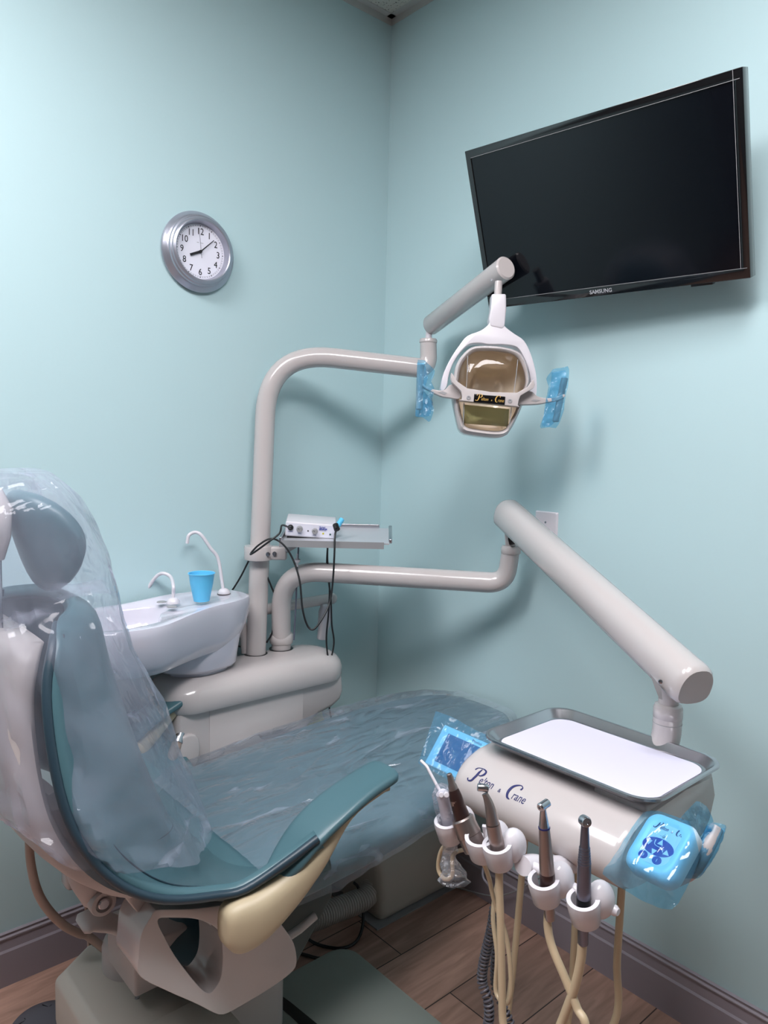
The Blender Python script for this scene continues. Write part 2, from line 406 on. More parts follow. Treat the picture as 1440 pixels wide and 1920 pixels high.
struct('trim_1', merge(box(0, .0235, RY, 0, H-.0015, H), box(0, .0015, RY, 0, H-.022, H)), M_ANGLE, smooth=False)
struct('trim_2', merge(box(0, RX, -.0235, 0, H-.0015, H), box(0, RX, -.0015, 0, H-.022, H)), M_ANGLE, smooth=False)
for i, (lx, ly) in enumerate(TROFFERS):
    t = root('ceiling_light', (lx, ly, H-.012), ['recessed rectangular ceiling light panel above the instrument tray', 'recessed rectangular ceiling light panel behind the chair back'][i], 'ceiling light')
    w, l = .60, 1.20
    obj('frame', *frame_prism([(-w/2, -l/2), (w/2, -l/2), (w/2, l/2), (-w/2, l/2)], [(-w/2+.03, -l/2+.03), (w/2-.03, -l/2+.03), (w/2-.03, l/2-.03), (-w/2+.03, l/2-.03)], lambda a, b, c: Vector((lx+a, ly+b, H+c)), -.012, -.001), M_WHITE, t, smooth=False)
    obj('diffuser', *box(lx-w/2+.03, lx+w/2-.03, ly-l/2+.03, ly+l/2-.03, H-.008, H-.003), emis('lit_diffuser', LIGHT_COL, LIGHT_POWER), t, smooth=False)

# ================================================================ WALL CLOCK
ck = root('wall_clock', (0, -.686, 1.872), 'round silver wall clock with white face hanging on the left wall', 'clock')
CK = Fr((0, -.686, 1.872), (0, 1, 0), (0, 0, 1))   # w points into the room
prof = [(.002, .001), (.100, .001), (.106, .004), (.107, .010), (.104, .015), (.100, .018), (.098, .022), (.0935, .025), (.092, .030), (.088, .032), (.0865, .036), (.0835, .0385), (.080, .0395), (.0775, .038), (.0755, .030), (.0735, .020), (.072, .017), (.001, .017)]
obj('bezel', *lathe(prof, CK.o, CK.w, 72), M_SILV, ck, ang=30)
obj('dial', *lathe([(.0725, .0175), (.0725, .0185), (.001, .0186)], CK.o, CK.w, 64), M_FACE, ck)
ticks = []
for k in range(60):
    a = PI/2-k*PI/30; c, s = math.cos(a), math.sin(a); f = Fr(CK(0, 0, .0187), CK.u*s-CK.v*c, CK.u*c+CK.v*s)
    wd = .0011 if k % 5 == 0 else .00035
    ticks.append(f.box(-wd, wd, .0662, .0688, 0, .0003))
for rr in (.0655, .0692):
    ticks.append(loft([[CK(math.cos(a)*r, math.sin(a)*r, .0187) for a in [2*PI*k/72 for k in range(72)]] for r in (rr, rr+.0003)], False))
obj('minute_track', *merge(*ticks), M_INK, ck, smooth=False)
for k in range(1, 13):
    a = PI/2-k*PI/6; R_ = .0535
    obj('numeral', *text_mesh(str(k), .0245, lambda x, y, z, a=a: CK(math.cos(a)*R_+x*.88, math.sin(a)*R_+y-.0085, .0188+z), .0001), M_INK, ck, smooth=False)
def hand(nm, ang, L, w0, w1, tail, z):
    a = math.radians(90-ang); f = Fr(CK(0, 0, z), CK.u*math.cos(a)+CK.v*math.sin(a), -CK.u*math.sin(a)+CK.v*math.cos(a))
    obj(nm, *prism([(-tail, -w0/2), (L, -w1/2), (L, w1/2), (-tail, w0/2)], f, 0, .0006), M_INK, ck, smooth=False)
hand('hour_hand', 246, .034, .0062, .0062, .002, .0215)
hand('minute_hand', 47, .053, .0034, .0018, .004, .0228)
hand('second_hand', 354, .060, .0008, .0006, .018, .024)
obj('hub', *lathe([(.004, 0), (.004, .005), (.001, .006)], CK(0, 0, .0187), CK.w, 20), M_INK, ck)
obj('maker_mark', *merge(CK.box(-.010, -.004, .0225, .0236, .0187, .019), CK.box(.001, .009, .0225, .0236, .0187, .019)), M_GREY, ck, smooth=False)

# ================================================================ TELEVISION
s_ = .888
TVC = CAM+(Vector((.785, .014, 1.973))-CAM)*s_
yaw, tilt, rol = .08, .346, -.014
r_ = Vector((math.cos(yaw), math.sin(yaw), 0)); n_ = Vector((math.sin(yaw), -math.cos(yaw), 0)); zz = Vector((0, 0, 1))
u_ = n_*math.sin(tilt)+zz*math.cos(tilt)
TV = Fr(TVC, r_*math.cos(rol)+u_*math.sin(rol), -r_*math.sin(rol)+u_*math.cos(rol))
tw, th = .738*s_/2, .435*s_/2
tv = root('television', TVC, 'black flat screen television tilted down on the right wall', 'television')
obj('bezel', *frame_prism([(-tw, -th), (tw, -th), (tw, th), (-tw, th)], [(-tw+.015, -th+.021), (tw-.016, -th+.021), (tw-.016, th-.018), (-tw+.015, th-.018)], TV, -.030, 0), M_BLACKG, tv, bevel=.0015, seg=2)
obj('screen', *TV.box(-tw+.013, tw-.013, -th+.018, th-.015, -.008, -.0025), M_SCREEN, tv, smooth=False)
obj('back_cover', *merge(TV.box(-tw+.004, tw-.004, -th+.004, th-.004, -.032, -.009), TV.box(-tw*.6, tw*.6, -th*.75, th*.5, -.06, -.03)), M_BLACK, tv, bevel=.003)
e_ = .0012
obj('screen_edge_line', *merge(TV.box(-tw+.015, tw-.006, -th+.0205, -th+.0215, .0001, .0006), TV.box(-tw+.015, tw-.006, th-.0188, th-.0178, .0001, .0006), TV.box(tw-.0185, tw-.0175, -th+.02, th-.001, .0001, .0006)), M_GREY, tv, smooth=False)
obj('logo', *text_mesh('SAMSUNG', .0125, lambda a, b, c: TV(a*1.0-.004, b-th+.0065, c), .0006, bold=.0002), M_SILVINK, tv, smooth=False)
obj('sensor_tab', *TV.box(tw*.62, tw*.76, -th-.005, -th+.002, -.022, -.006), M_BLACK, tv, bevel=.001)
wm = TV(0, 0, -.05)
obj('wall_mount', *merge(box(wm.x-.1, wm.x+.1, -.012, 0, wm.z-.11, wm.z+.11), cyl(TV(0, .0, -.05), (wm.x, 0, wm.z), .022), TV.box(-.11, .11, -.1, .1, -.066, -.056)), M_BLACK, tv)

# ================================================================ BLANK WALL PLATE
wp = root('wall_plate', (.692, 0, 1.132), 'white blank wall plate with a screw behind the sloping beige arm', 'wall plate')
WPf = Fr((.692, 0, 1.132), (1, 0, 0), (0, 0, 1))
obj('plate', *loft([[WPf(a, b, z) for a, b in rrect(w_, h_, .003, 3)] for w_, h_, z in ((.074, .118, 0), (.074, .118, .002), (.068, .112, .006))]), M_WHITE, wp, ang=25)
obj('screw', *lathe([(.003, 0), (.0028, .0012), (.001, .0016)], WPf(0, .03, .006), WPf.w, 14), M_CHROME, wp)

# ================================================================ DENTAL UNIT CONSOLE
cu = root('dental_unit_console', (.12, -.56, 0), 'beige dental unit console between the chair and the left wall', 'dental console')
def plan(x0, x1, y0, y1, r, z, n=8):
    w, h = x1-x0, y1-y0
    return [Vector(((x0+x1)/2+a, (y0+y1)/2+b, z)) for a, b in rrect(w, h, min(r, w/2-.001, h/2-.001), n)]
rings = []
for ins, z in ((.004, .665), (0, .675), (.0, .70), (.004, .715), (.012, .728), (.026, .738), (.05, .743), (.08, .745)):
    rings.append(plan(.015+ins, .225-ins, -.865+ins, -.295-ins, .075, z))
obj('lid', *loft(rings), M_BEIGE, cu, ang=50)
body = [(-.835, .69), (-.315, .69), (-.307, .62), (-.318, .595), (-.35, .578), (-.40, .568), (-.435, .545), (-.45, .50), (-.455, .12), (-.80, .12), (-.83, .16), (-.845, .45), (-.845, .64)]
obj('body', *prism(body, lambda a, b, c: Vector((c, a, b)), .02, .205), M_BEIGE, cu, bevel=.014)
obj('front_panel', *prism([(-.755, .665), (-.458, .665), (-.462, .15), (-.755, .15)], lambda a, b, c: Vector((c, a, b)), .19, .2075), M_BEIGE, cu, bevel=.0015, seg=2)
obj('end_cap', *prism(smooth2([(-.845, .60), (-.80, .61), (-.785, .57), (-.80, .52), (-.845, .50)], 3), lambda a, b, c: Vector((c, a, b)), .19, .216), M_BEIGE, cu, bevel=.006)
for (yy, rr_) in ((-.535, .034), (-.447, .036)):
    obj('post_ring', *lathe([(rr_, 0), (rr_, .004)], (.073, yy, .7415), n=28), M_BLACK, cu)
obj('drain_fitting', *merge(cyl((.19, -.825, .62), (.205, -.842, .60), .012), cyl((.2, -.838, .605), (.206, -.846, .596), .015)), M_CHROME, cu)
obj('drain_hose', *tube(crom([(.203, -.842, .60), (.212, -.86, .57), (.215, -.885, .52), (.21, -.91, .45), (.20, -.92, .3), (.2, -.92, .12)]), .0135), M_HOSEG, cu)
obj('water_bottle', *lathe([(.02, 0), (.038, .006), (.041, .03), (.041, .10), (.032, .135), (.018, .15), (.016, .17)], (.13, -.375, .42), n=28), M_YB, cu)

# ---- cuspidor bowl standing on the console
sp = root('cuspidor', (.13, -.70, .745), 'white porcelain rinse bowl standing on the left end of the beige console', 'cuspidor')
rimo = [(.045, -1.10), (-.005+.02, -1.00), (.015, -.85), (.02, -.70), (.045, -.615), (.095, -.592), (.155, -.605), (.195, -.66), (.222, -.74), (.262, -.84), (.30, -.94), (.29, -1.05), (.22, -1.13), (.12, -1.15)]
# outline is (x,y); smooth it
ro = resamp(smooth2(rimo, 6), 72)
def sring(sc, z, cx=.14, cy=-.86, pts=ro, dx=0, dy=0): return [Vector((cx+(a-cx)*sc+dx, cy+(b-cy)*sc+dy, z)) for a, b in pts]
def rimz(v):  # bowl side of the rim dips a little
    t = max(0, min(1, (-.76-v.y)/.18)); return -.012*t*t*(3-2*t)
RZ = .937
outer = []
for sc, z in ((.985, RZ+.002), (1.0, RZ-.006), (1.0, RZ-.02), (.985, RZ-.045), (.955, RZ-.072), (.90, RZ-.10), (.80, RZ-.125), (.55, RZ-.14), (.2, RZ-.145)):
    outer.append([Vector((v.x, v.y, v.z+(rimz(v) if z > RZ-.05 else rimz(v)*.5))) for v in sring(sc, z)])
bowl = resamp(smooth2([(.07, -1.08), (.045, -.98), (.05, -.90), (.07, -.855), (.11, -.835), (.15, -.845), (.17, -.875), (.21, -.89), (.245, -.93), (.25, -1.02), (.20, -1.09), (.13, -1.11)], 6), 72)
# align starts
def align(a, b):
    best = min(range(len(b)), key=lambda k: sum((a[i][0]-b[(i+k) % len(b)][0])**2+(a[i][1]-b[(i+k) % len(b)][1])**2 for i in range(0, len(a), 6)))
    return b[best:]+b[:best]
bowl = align(ro, bowl)
inner = [[Vector((v.x, v.y, RZ+.003+rimz(v))) for v in sring(.955, RZ)]]
for sc, z in ((1.03, RZ-.004), (.99, RZ-.012), (.95, RZ-.04), (.86, RZ-.07), (.6, RZ-.088), (.15, RZ-.094)):
    inner.append([Vector((.15+(a-.15)*sc, -.97+(b+.97)*sc, z+(-.010 if z > RZ-.02 else 0)*max(0, min(1, (-.80-b)/.1)))) for a, b in bowl])
obj('bowl', *loft(outer[::-1]+inner), M_CERAM, sp, ang=60)
nk = resamp(smooth2([(.045, -.80), (.04, -.70), (.06, -.64), (.11, -.62), (.17, -.64), (.195, -.70), (.20, -.78), (.15, -.86), (.09, -.87)], 5), 40)
obj('bowl_foot', *loft([[Vector((.12+(a-.12)*s, -.73+(b+.73)*s, z)) for a, b in nk] for s, z in ((.62, .742), (.66, .752), (.80, .756), (.86, .764), (.90, .80), (.97, .84), (1.0, .87))]), M_CERAM, sp, ang=45)
def spout(nm, base, path, r):
    b = Vector(base)
    q = obj(nm, *tube(crom(path, 8), r, 14), M_WHITE, sp)
    obj('spout_base', *lathe([(.017, 0), (.0165, .006), (.012, .012), (.006, .015)], b, n=24), M_WHITE, q)
b1 = P(325, 1131, 'z', RZ+.002)
spout('bowl_rinse_spout', b1, [b1, D(325, 1112, (b1-CAM).dot(FW)), D(325, 1098, (b1-CAM).dot(FW)), D(320, 1082, 1.99), D(306, 1075, 2.0), D(292, 1082, 2.01), D(274, 1108, 2.02)], .0047)
b2 = P(420, 1113, 'z', RZ+.002); d2 = (b2-CAM).dot(FW)
spout('cup_filler_spout', b2, [b2, D(417, 1096, d2), D(409, 1048, d2), D(395, 1028, d2-.01), D(378, 1004, d2-.02), D(366, 998, d2-.02), D(354, 1004, d2-.03), D(351, 1019, d2-.03)], .0046)
obj('spout_gasket', *lathe([(.0185, 0), (.0185, .0015)], b2+Vector((0, 0, -.001)), n=24), M_BROWN, sp)
for px, py in ((303, 1129), (322, 1138)):
    obj('water_button', *lathe([(.0125, 0), (.0125, .0012), (.0115, .0018)], P(px, py, 'z', RZ+.002), n=24), M_GREY, sp)
# ---- cup
cb = P(378, 1127, 'z', RZ+.004)
cp = obj('plastic_cup', *lathe([(.001, .001), (.0205, .001), (.021, .004)]+[(.0213+.0085*t/12+(.0002 if t % 2 else 0), .006+.0022*t*1.6) for t in range(1, 13)]+[(.0325, .070), (.0345, .0735), (.0355, .0745), (.0345, .0755), (.0325, .0745), (.028, .045), (.0205, .006), (.001, .004)], cb, n=48), M_CUP, ang=40)
tagthing(cp, 'blue disposable plastic cup standing on the white rinse bowl', 'cup')

# ---- assistant instrument arm behind the posts
aa = root('assistant_arm', (.05, -.40, .86), 'beige horizontal bar behind the two posts with a suction holder at its end', 'assistant arm')
A0, A1 = P(440, 1152, 'x', .045), P(622, 1122, 'x', .06)
obj('bar', *tube([A0, A1], .0165, 20), M_BEIGE, aa)
obj('elbow_cap', *ellipsoid(A1, .018, .018, .018), M_BEIGE, aa)
Hf = Fr(P(608, 1165, 'x', .075), (.2, .95, -.1), (0, -.25, 1))
obj('suction_holder', *loft([[Hf(a, b, 0)+Hf.w*0 for a, b in [(0, 0)]*0] or [Hf(a, v, b) for a, b in rrect(.034*s, .026*s, .009, 4)] for v, s in ((-.058, .75), (-.055, .9), (-.02, .95), (-.015, 1.05), (.03, 1.2), (.05, 1.0), (.055, .7))]), M_WHITE, aa)
obj('bar_support', *tube(crom([A0+Vector((0, .02, 0)), (.045, -.56, .80), (.05, -.555, .745)]), .013), M_BEIGE, aa)

# ================================================================ DENTAL LIGHT
dl = root('dental_light', (.073, -.535, .745), 'beige dental lamp on a bent post, with clear shield and white yoke', 'dental lamp')
pb = Vector((.073, -.535, .744)); pt0 = P(494, 700, 'x', .073)
pt0 = Vector((.080, -.520, 1.49)); topz = D(520, 667, 2.155)
el = D(804, 692, 2.19)
corner = D(502, 657, 2.145)
path = fillet([pb, corner, el, D(803, 640, 2.185)], [.19, .062], 14)
rad = [.0288+(.0245-.0288)*min(1, max(0, (i-16)/14)) for i in range(len(path))]
obj('post', *tube(path, rad, 28), M_BEIGE, dl, ang=50)
ez = D(803, 640, 2.185)
obj('elbow_collar', *lathe([(.0235, -.006), (.0262, -.004), (.0262, .003), (.024, .007), (.012, .008)], ez, (0, 0, 1), 28), M_BEIGE, dl, ang=50)
sa, sb = D(809, 609, 2.18), D(941, 508, 1.86)
obj('swivel_pin', *cyl(ez, D(805, 615, 2.18), .0095), M_WHITE, dl)
obj('spring_arm', *tube([sa+(sa-sb).normalized()*.012, sa+(sa-sb).normalized()*.006, sa, sb, sb+(sb-sa).normalized()*.016, sb+(sb-sa).normalized()*.020], [.017, .0245, .0275, .0280, .0280, .024], 28, ell=(1, 1.08), ref=(0, 0, 1)), M_BEIGE, dl, ang=40)
obj('arm_screw', *lathe([(.0035, 0), (.003, .002)], D(922, 525, 1.845), -FW, 12), M_CHROME, dl)
LD = 1.82
LS = LD/FPX
hr = Vector((RT.x, RT.y, 0)).normalized(); nrm_ = (CAM-D(912, 742, LD)).normalized()
LFu = (RT*math.cos(.0)).normalized()
LF = Fr(D(912, 742, LD), LFu, UP)  # w = toward the camera side
def L_(px, py, w=0): return LF((px-912)*LS, (742-py)*LS, w)
def Z6(x, y): return (740+x/4.0, 460+y/4.0)
def LZ(x, y, w=0): return L_(*Z6(x, y), w)
def poly6(pts): return [((Z6(x, y)[0]-912)*LS, (742-Z6(x, y)[1])*LS) for x, y in pts]
obj('yoke_pin', *cyl(L_(935, 528), L_(933, 560), .0095*1.0), M_BEIGE, dl)
obj('yoke_stem', *prism(poly6([(720, 378), (828, 378), (830, 490), (818, 620), (800, 640), (710, 620), (700, 560), (714, 490)]), LF, -.020, .018), M_WHITE, dl, bevel=.005)
yo = smooth2([(722, 545), (700, 600), (640, 650), (540, 690), (480, 760), (420, 850), (370, 950), (345, 1040), (340, 1088), (362, 1100), (388, 1060), (402, 980), (440, 880), (500, 795), (560, 748), (640, 742), (700, 752), (800, 752), (890, 765), (930, 795), (970, 870), (1000, 960), (1010, 1040), (1005, 1120), (1030, 1145), (1052, 1130), (1057, 1040), (1045, 940), (1010, 820), (960, 725), (890, 675), (830, 630), (800, 590), (790, 545)], 3)
obj('yoke', *prism(poly6(yo), LF, -.016, .016), M_WHITE, dl, bevel=.005)
# lamp housing
hou = [(440, 1000), (452, 930), (480, 870), (545, 800), (620, 778), (780, 784), (900, 815), (950, 870), (980, 950), (990, 1040), (960, 1130), (938, 1210), (890, 1320), (845, 1400), (810, 1436), (720, 1445), (530, 1420), (490, 1400), (470, 1360), (432, 1170), (430, 1090)]
cxh, cyh = 712, 1100
def hs(s, pts=hou): return [(cxh+(x-cxh)*s, cyh+(y-cyh)*s) for x, y in pts]
ho = resamp(smooth2(hou, 4), 64); HO = lambda s: poly6([(cxh+(x-cxh)*s, cyh+(y-cyh)*s) for x, y in ho])
rg = [[LF(a, b, w) for a, b in HO(s)] for s, w in ((.885, .034), (.95, .038), (1.0, .030), (1.0, .012), (.985, -.02), (.90, -.06), (.70, -.09), (.3, -.10), (.05, -.10))]
obj('housing', *loft(rg, caps=False), M_BEIGE, dl, ang=60, solid=.002)
rg = [[LF(a, b, w) for a, b in HO(s)] for s, w in ((.90, .031), (.89, .02), (.85, -.015), (.72, -.05), (.45, -.072), (.15, -.078), (.02, -.078))]
obj('reflector', *loft(rg, caps=False), M_REFL, dl, ang=180, label='bronze mirrored reflector bowl')
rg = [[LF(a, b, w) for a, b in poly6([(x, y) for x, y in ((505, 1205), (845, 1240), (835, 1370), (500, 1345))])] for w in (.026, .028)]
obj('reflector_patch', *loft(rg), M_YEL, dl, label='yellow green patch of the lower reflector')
rg = [[LF(a, b, w) for a, b in HO(s)] for s, w in ((.90, .034), (.80, .048), (.5, .056), (.02, .058))]
obj('shield', *loft(rg, caps=False), G_SHIELD, dl, ang=180)
for seam in ([(530, 862), (520, 1100)], [(895, 890), (865, 1135)], [(503, 1205), (495, 1385)], [(848, 1240), (828, 1410)]):
    (xa, ya), (xb, yb) = seam
    obj('shield_seam', *tube([LZ(xa, ya, .053), LZ((xa+xb)/2, (ya+yb)/2, .056), LZ(xb, yb, .053)], .0009, 8), M_GREY, dl)
# cross bar with name plate
cb_ = smooth2([(405, 1000), (420, 1010), (520, 1108), (880, 1140), (990, 1050), (1003, 1060), (1000, 1105), (905, 1160), (885, 1230), (870, 1237), (490, 1198), (482, 1185), (478, 1130), (410, 1060)], 2)
obj('cross_bar', *prism(poly6(cb_), LF, .046, .070), M_BEIGE, dl, bevel=.004)
NP = Fr(LZ(680, 1189, .0702), LZ(790, 1199)-LZ(570, 1179), UP)
obj('name_plate', *NP.box(-.037, .037, -.0100, .0100, 0, .0022), M_BLACKG, dl, bevel=.002)
wmf = Fr(NP(-.030, -.0055, .0022), NP.u, NP.v)
obj('name_lettering', *wordmark(wmf, .0150, .0003), M_GOLD, dl, smooth=False, label='gold script lettering on the black name plate')
for x, y in ((530, 1176), (828, 1200)):
    o_ = LZ(x, y, .0700); obj('bar_screw', *lathe([(.0055, 0), (.005, .0012), (.0025, .0013), (.002, .0002)], o_, LF.w, 20), M_GREY, dl)
def lh(sgn, pts, joint, rod):
    obj('handle_arm', *prism(poly6(pts), LF, .030, .050), M_BEIGE2, dl, bevel=.004)
lh(-1, smooth2([(475, 1125), (430, 1075), (395, 1075), (360, 1110), (290, 1108), (230, 1085), (205, 1065), (205, 1085), (250, 1112), (330, 1152), (400, 1166), (470, 1172)], 3), 0, 0)
lh(1, smooth2([(890, 1165), (960, 1122), (1005, 1125), (1040, 1155), (1110, 1170), (1180, 1160), (1235, 1140), (1240, 1158), (1190, 1185), (1110, 1200), (1040, 1212), (890, 1212)], 3), 0, 0)
for pts, w in (([(315, 1128), (345, 1118), (380, 1132), (365, 1146)], .0502), ([(990, 1190), (1010, 1180), (1060, 1184), (1030, 1197)], .0502)):
    obj('handle_slot', *prism(poly6(pts), LF, w-.004, w+.0006), M_GREY, dl)
for (x0, y0, x1, y1, r) in ((190, 925, 178, 1245, .0082), (1245, 1020, 1178, 1335, .0084)):
    obj('handle_grip', *tube([LZ(x0, y0-4, .040), LZ(x0, y0, .040), LZ(x1, y1, .040), LZ(x1, y1+5, .040)], [r*.7, r, r*.93, r*.6], 16), M_GREY, dl)
def bsleeve(pts, label, grp, pts2):
    V, F = [], []
    for q, w0, w1 in ((pts, .0515, .004), (pts2, .026, -.004)):
        rs = resamp(q, 40); c = (sum(a for a, _ in rs)/40, sum(b for _, b in rs)/40); k = len(V); N_ = 7
        for i in range(N_+1):
            t = i/N_
            for a, b in rs:
                x, y = c[0]+(a-c[0])*t, c[1]+(b-c[1])*t
                g = nz(x*.03, y*.03, w0*90)*.007
                V.append(LZ(x, y, w0+g))
        for i in range(N_):
            for j in range(40):
                F.append((k+i*40+j, k+i*40+(j+1) % 40, k+(i+1)*40+(j+1) % 40, k+(i+1)*40+j))
    o = obj('barrier_sleeve', V, F, F_BLUE, ang=14); tagthing(o, label, 'plastic sleeve', grp); return o
bsleeve([(165, 893), (210, 888), (222, 900), (292, 965), (285, 1010), (262, 1050), (290, 1100), (270, 1180), (285, 1260), (255, 1348), (200, 1310), (148, 1300), (160, 1170), (158, 1020)], 'blue plastic sleeve over the left handle of the dental lamp', 'blue sleeves on the lamp handles',
        [(165, 893), (222, 900), (245, 1010), (215, 1100), (282, 1190), (262, 1290), (150, 1302), (158, 1100)])
bsleeve([(1150, 960), (1195, 945), (1215, 955), (1245, 935), (1270, 940), (1265, 1060), (1245, 1150), (1230, 1260), (1200, 1350), (1170, 1395), (1140, 1380), (1050, 1392), (1085, 1290), (1100, 1180), (1120, 1080), (1098, 1028)], 'blue plastic sleeve over the right handle of the dental lamp', 'blue sleeves on the lamp handles',
        [(1160, 965), (1268, 950), (1262, 1080), (1240, 1180), (1215, 1300), (1150, 1370), (1085, 1365), (1120, 1200), (1150, 1080)])

# ================================================================ INSTRUMENT SHELF ON THE POST, with the scaler box
SD = 2.06
f0, f1 = D(527, 1014, SD), D(730, 1021, SD)
f1.z = f0.z = (f0.z+f1.z)/2
back = Vector((-(f1-f0).y, (f1-f0).x, 0)).normalized(); back = (back+Vector((0, 0, .12))).normalized()
SH = Fr(f0, f1-f0, back); sl = (f1-f0).length
sh = root('instrument_shelf', (.12, -.50, 1.05), 'grey metal shelf clamped to the left post, holding a small white box', 'shelf')
sd = .185
obj('tray_plate', *SH.box(0, sl, 0, sd, -.003, .001), M_SHELF, sh, smooth=False)
obj('front_flange', *prism([(0, -.004), (.0, .004), (-.006, .005), (-.006, -.014), (0, -.014)], lambda a, b, c: SH(c, a, b), 0, sl-.015), M_GREY, sh, smooth=False)
obj('side_rim', *merge(SH.box(sl-.002, sl+.008, .012, sd, -.002, .010), SH.box(0-.006, .002, 0, sd, -.002, .012), SH.box(0, sl*.9, sd-.002, sd+.004, -.002, .012)), M_STEEL, sh, bevel=.002)
obj('underframe', *SH.box(.02, sl-.02, .015, sd-.02, -.018, -.004), M_GREY, sh, bevel=.003)
cc = Vector((.0755, -.530, 1.043))
obj('clamp', *lathe([(.030, -.020), (.0405, -.0195), (.0415, -.017), (.0415, .017), (.0405, .0195), (.030, .020)], cc, n=36), M_BEIGE, sh, ang=40)
cf = Fr(cc, SH.u, (0, 0, 1)); 
obj('clamp_block', *cf.box(.02, .082, -.019, .019, -.016, .016), M_BEIGE2, sh, bevel=.005)
obj('clamp_bracket', *merge(cf.box(.060, .072, -.01, .045, -.012, .010), tube([cf(.066, .0, 0), SH(.05, .05, -.012)], .009, 12)), M_GREY, sh, bevel=.002)
for q in ((.049, 0, .017), (.032, -.0, .028)):
    obj('clamp_screw', *lathe([(.0065, 0), (.006, .004), (.003, .0042), (.003, .001)], cf(*q)+Vector((0, 0, 0)), -FW, 16), M_CHROME, sh)
# scaler box
SB = D(533, 991, SD-.0); SBf = Fr(SH(.006, .032, .008), D(623, 1001, SD)-D(531, 992, SD)+SH.v*.012, SH.v)
bw, bd, bh = .142, .105, .0425
sx = root('scaler_unit', SBf(bw/2, bd/2, 0), 'white ultrasonic scaler box with knobs sitting on the grey shelf', 'scaler unit')
obj('case', *SBf.box(0, bw, 0, bd, 0, bh), M_WHITE, sx, bevel=.004)
FP = Fr(SBf(0, -.0005, 0), SBf.u, SBf.w)   # front panel, w toward viewer
obj('front_panel', *prism([(a+bw/2, b+bh/2) for a, b in rrect(bw-.007, bh-.008, .002, 3)], FP, 0, .0008), M_FACE, sx)
obj('foot', *SBf.box(.006, bw-.006, .006, bd-.006, -.007, 0), M_BLACK, sx)
for cx, cy, r in ((.040, .024, .0088), (.083, .021, .0082)):
    k_ = obj('knob', *lathe([(r*1.05, 0), (r, .002), (r*.9, .010), (r*.8, .0115), (.001, .0117)], FP(cx, cy, .0008), FP.w, 24), M_GREY, sx)
    obj('knob_pointer', *Fr(FP(cx, cy, .0126), FP.u*.7+FP.v*.7, FP.v).box(-.0005, .0005, 0, r*.7, -.0004, .0002), M_INK, k_)
obj('cable_socket', *lathe([(.0085, 0), (.008, .003), (.0055, .006), (.004, .007)], FP(.0145, .026, .0008), FP.w, 24), M_BLACK, sx)
obj('power_button', *lathe([(.0022, 0), (.0018, .0012)], FP(.064, .020, .0008), FP.w, 12), M_BLACK, sx)
obj('yellow_indicator', *lathe([(.0028, 0), (.0024, .0012)], FP(.107, .0155, .0008), FP.w, 14), mat('yellow_lamp', srgb(206, 200, 70), .3), sx)
obj('green_indicator', *lathe([(.0028, 0), (.0024, .0012)], FP(.127, .0145, .0008), FP.w, 14), mat('dark_green_lamp', srgb(60, 92, 90), .3), sx)
M_BLUEP = mat('blue_print', srgb(40, 64, 160), .5)
for tx_, sz_, ox_, oy_, shr, al, bo in (('Parkell', .0062, .094, .0318, .3, 'LEFT', 0), ('SENSOR', .0062, .094, .0262, .3, 'LEFT', .0003), ('ultrasonic scaler', .0032, .094, .0232, 0, 'LEFT', 0), ('HANDPIECE', .0026, .0145, .0135, 0, 'CENTER', 0), ('WATER', .0024, .040, .0105, 0, 'CENTER', 0), ('POWER', .0024, .083, .0085, 0, 'CENTER', 0)):
    obj('lettering', *text_mesh(tx_, sz_, lambda a, b, c: FP(a+ox_, b+oy_, c+.0008), .0002, shr, al, bo), M_BLUEP, sx, smooth=False)
# cables
def cable(name, pts, r, m, label, cat='cable', grp=None, n=10, seg=8):
    o = obj(name, *tube(crom(pts, seg), r, n), m); tagthing(o, label, cat, grp); return o
c0 = FP(.0145, .026, .008)
cable('scaler_cable', [c0, D(529, 985, SD-.05), D(524, 1000, SD-.06), D(505, 1015, SD-.07), D(476, 1036, SD-.06), D(470, 1038, SD-.05), D(485, 1022, SD-.05), D(508, 1010, SD-.05), D(530, 1020, SD-.05), D(549, 1048, SD-.05), D(562, 1090, SD-.06), D(567, 1140, SD-.07), D(576, 1172, SD-.07), D(588, 1180, SD-.07), D(604, 1160, SD-.06), D(618, 1130, SD-.04), D(624, 1090, SD-.03), D(627, 1040, SD-.03), D(628, 1005, SD-.02), D(632, 990, SD)], .0027, M_RUB, 'black cable looping from the white box down between the two posts')
shp = root('scaler_handpiece', D(634, 982, SD), 'small blue handpiece lying beside the white box on the shelf', 'handpiece')
obj('grip', *cyl(D(630, 991, SD+.01), D(641, 974, SD+.03), .0075), M_CUP, shp); obj('connector', *cyl(D(632, 993, SD), D(629, 984, SD+.01), .0085), M_BLACK, shp)
cable('power_cord', [D(615, 1008, SD+.05), D(614, 1050, SD+.06), D(618, 1100, SD+.10), D(616, 1150, SD+.10), D(612, 1203, SD+.12), D(619, 1270, SD+.17), D(618, 1330, 2.3), (.12, -.25, .35), (.10, -.25, .05), (.2, -.2, .006)], .0026, M_RUB, 'thin black cord hanging from the shelf behind the console end', 'cord')
cable('foot_switch_cord', [D(616, 1008, SD+.06), D(613, 1060, SD+.07), D(620, 1120, SD+.09), D(622, 1170, SD+.10), D(626, 1207, SD+.12), D(617, 1250, SD+.19)], .0026, M_RUB, 'second thin black cord beside the first one, ending at the console end', 'cord')
cable('water_line', [D(560, 1016, SD+.05), D(559, 1040, SD+.05), D(557, 1070, SD+.07), D(555, 1130, SD+.12), D(551, 1200, SD+.14)], .0024, mat('grey_tube', srgb(88, 92, 108), .4), 'thin grey water tube with a clear inline filter hanging under the shelf', 'tube')
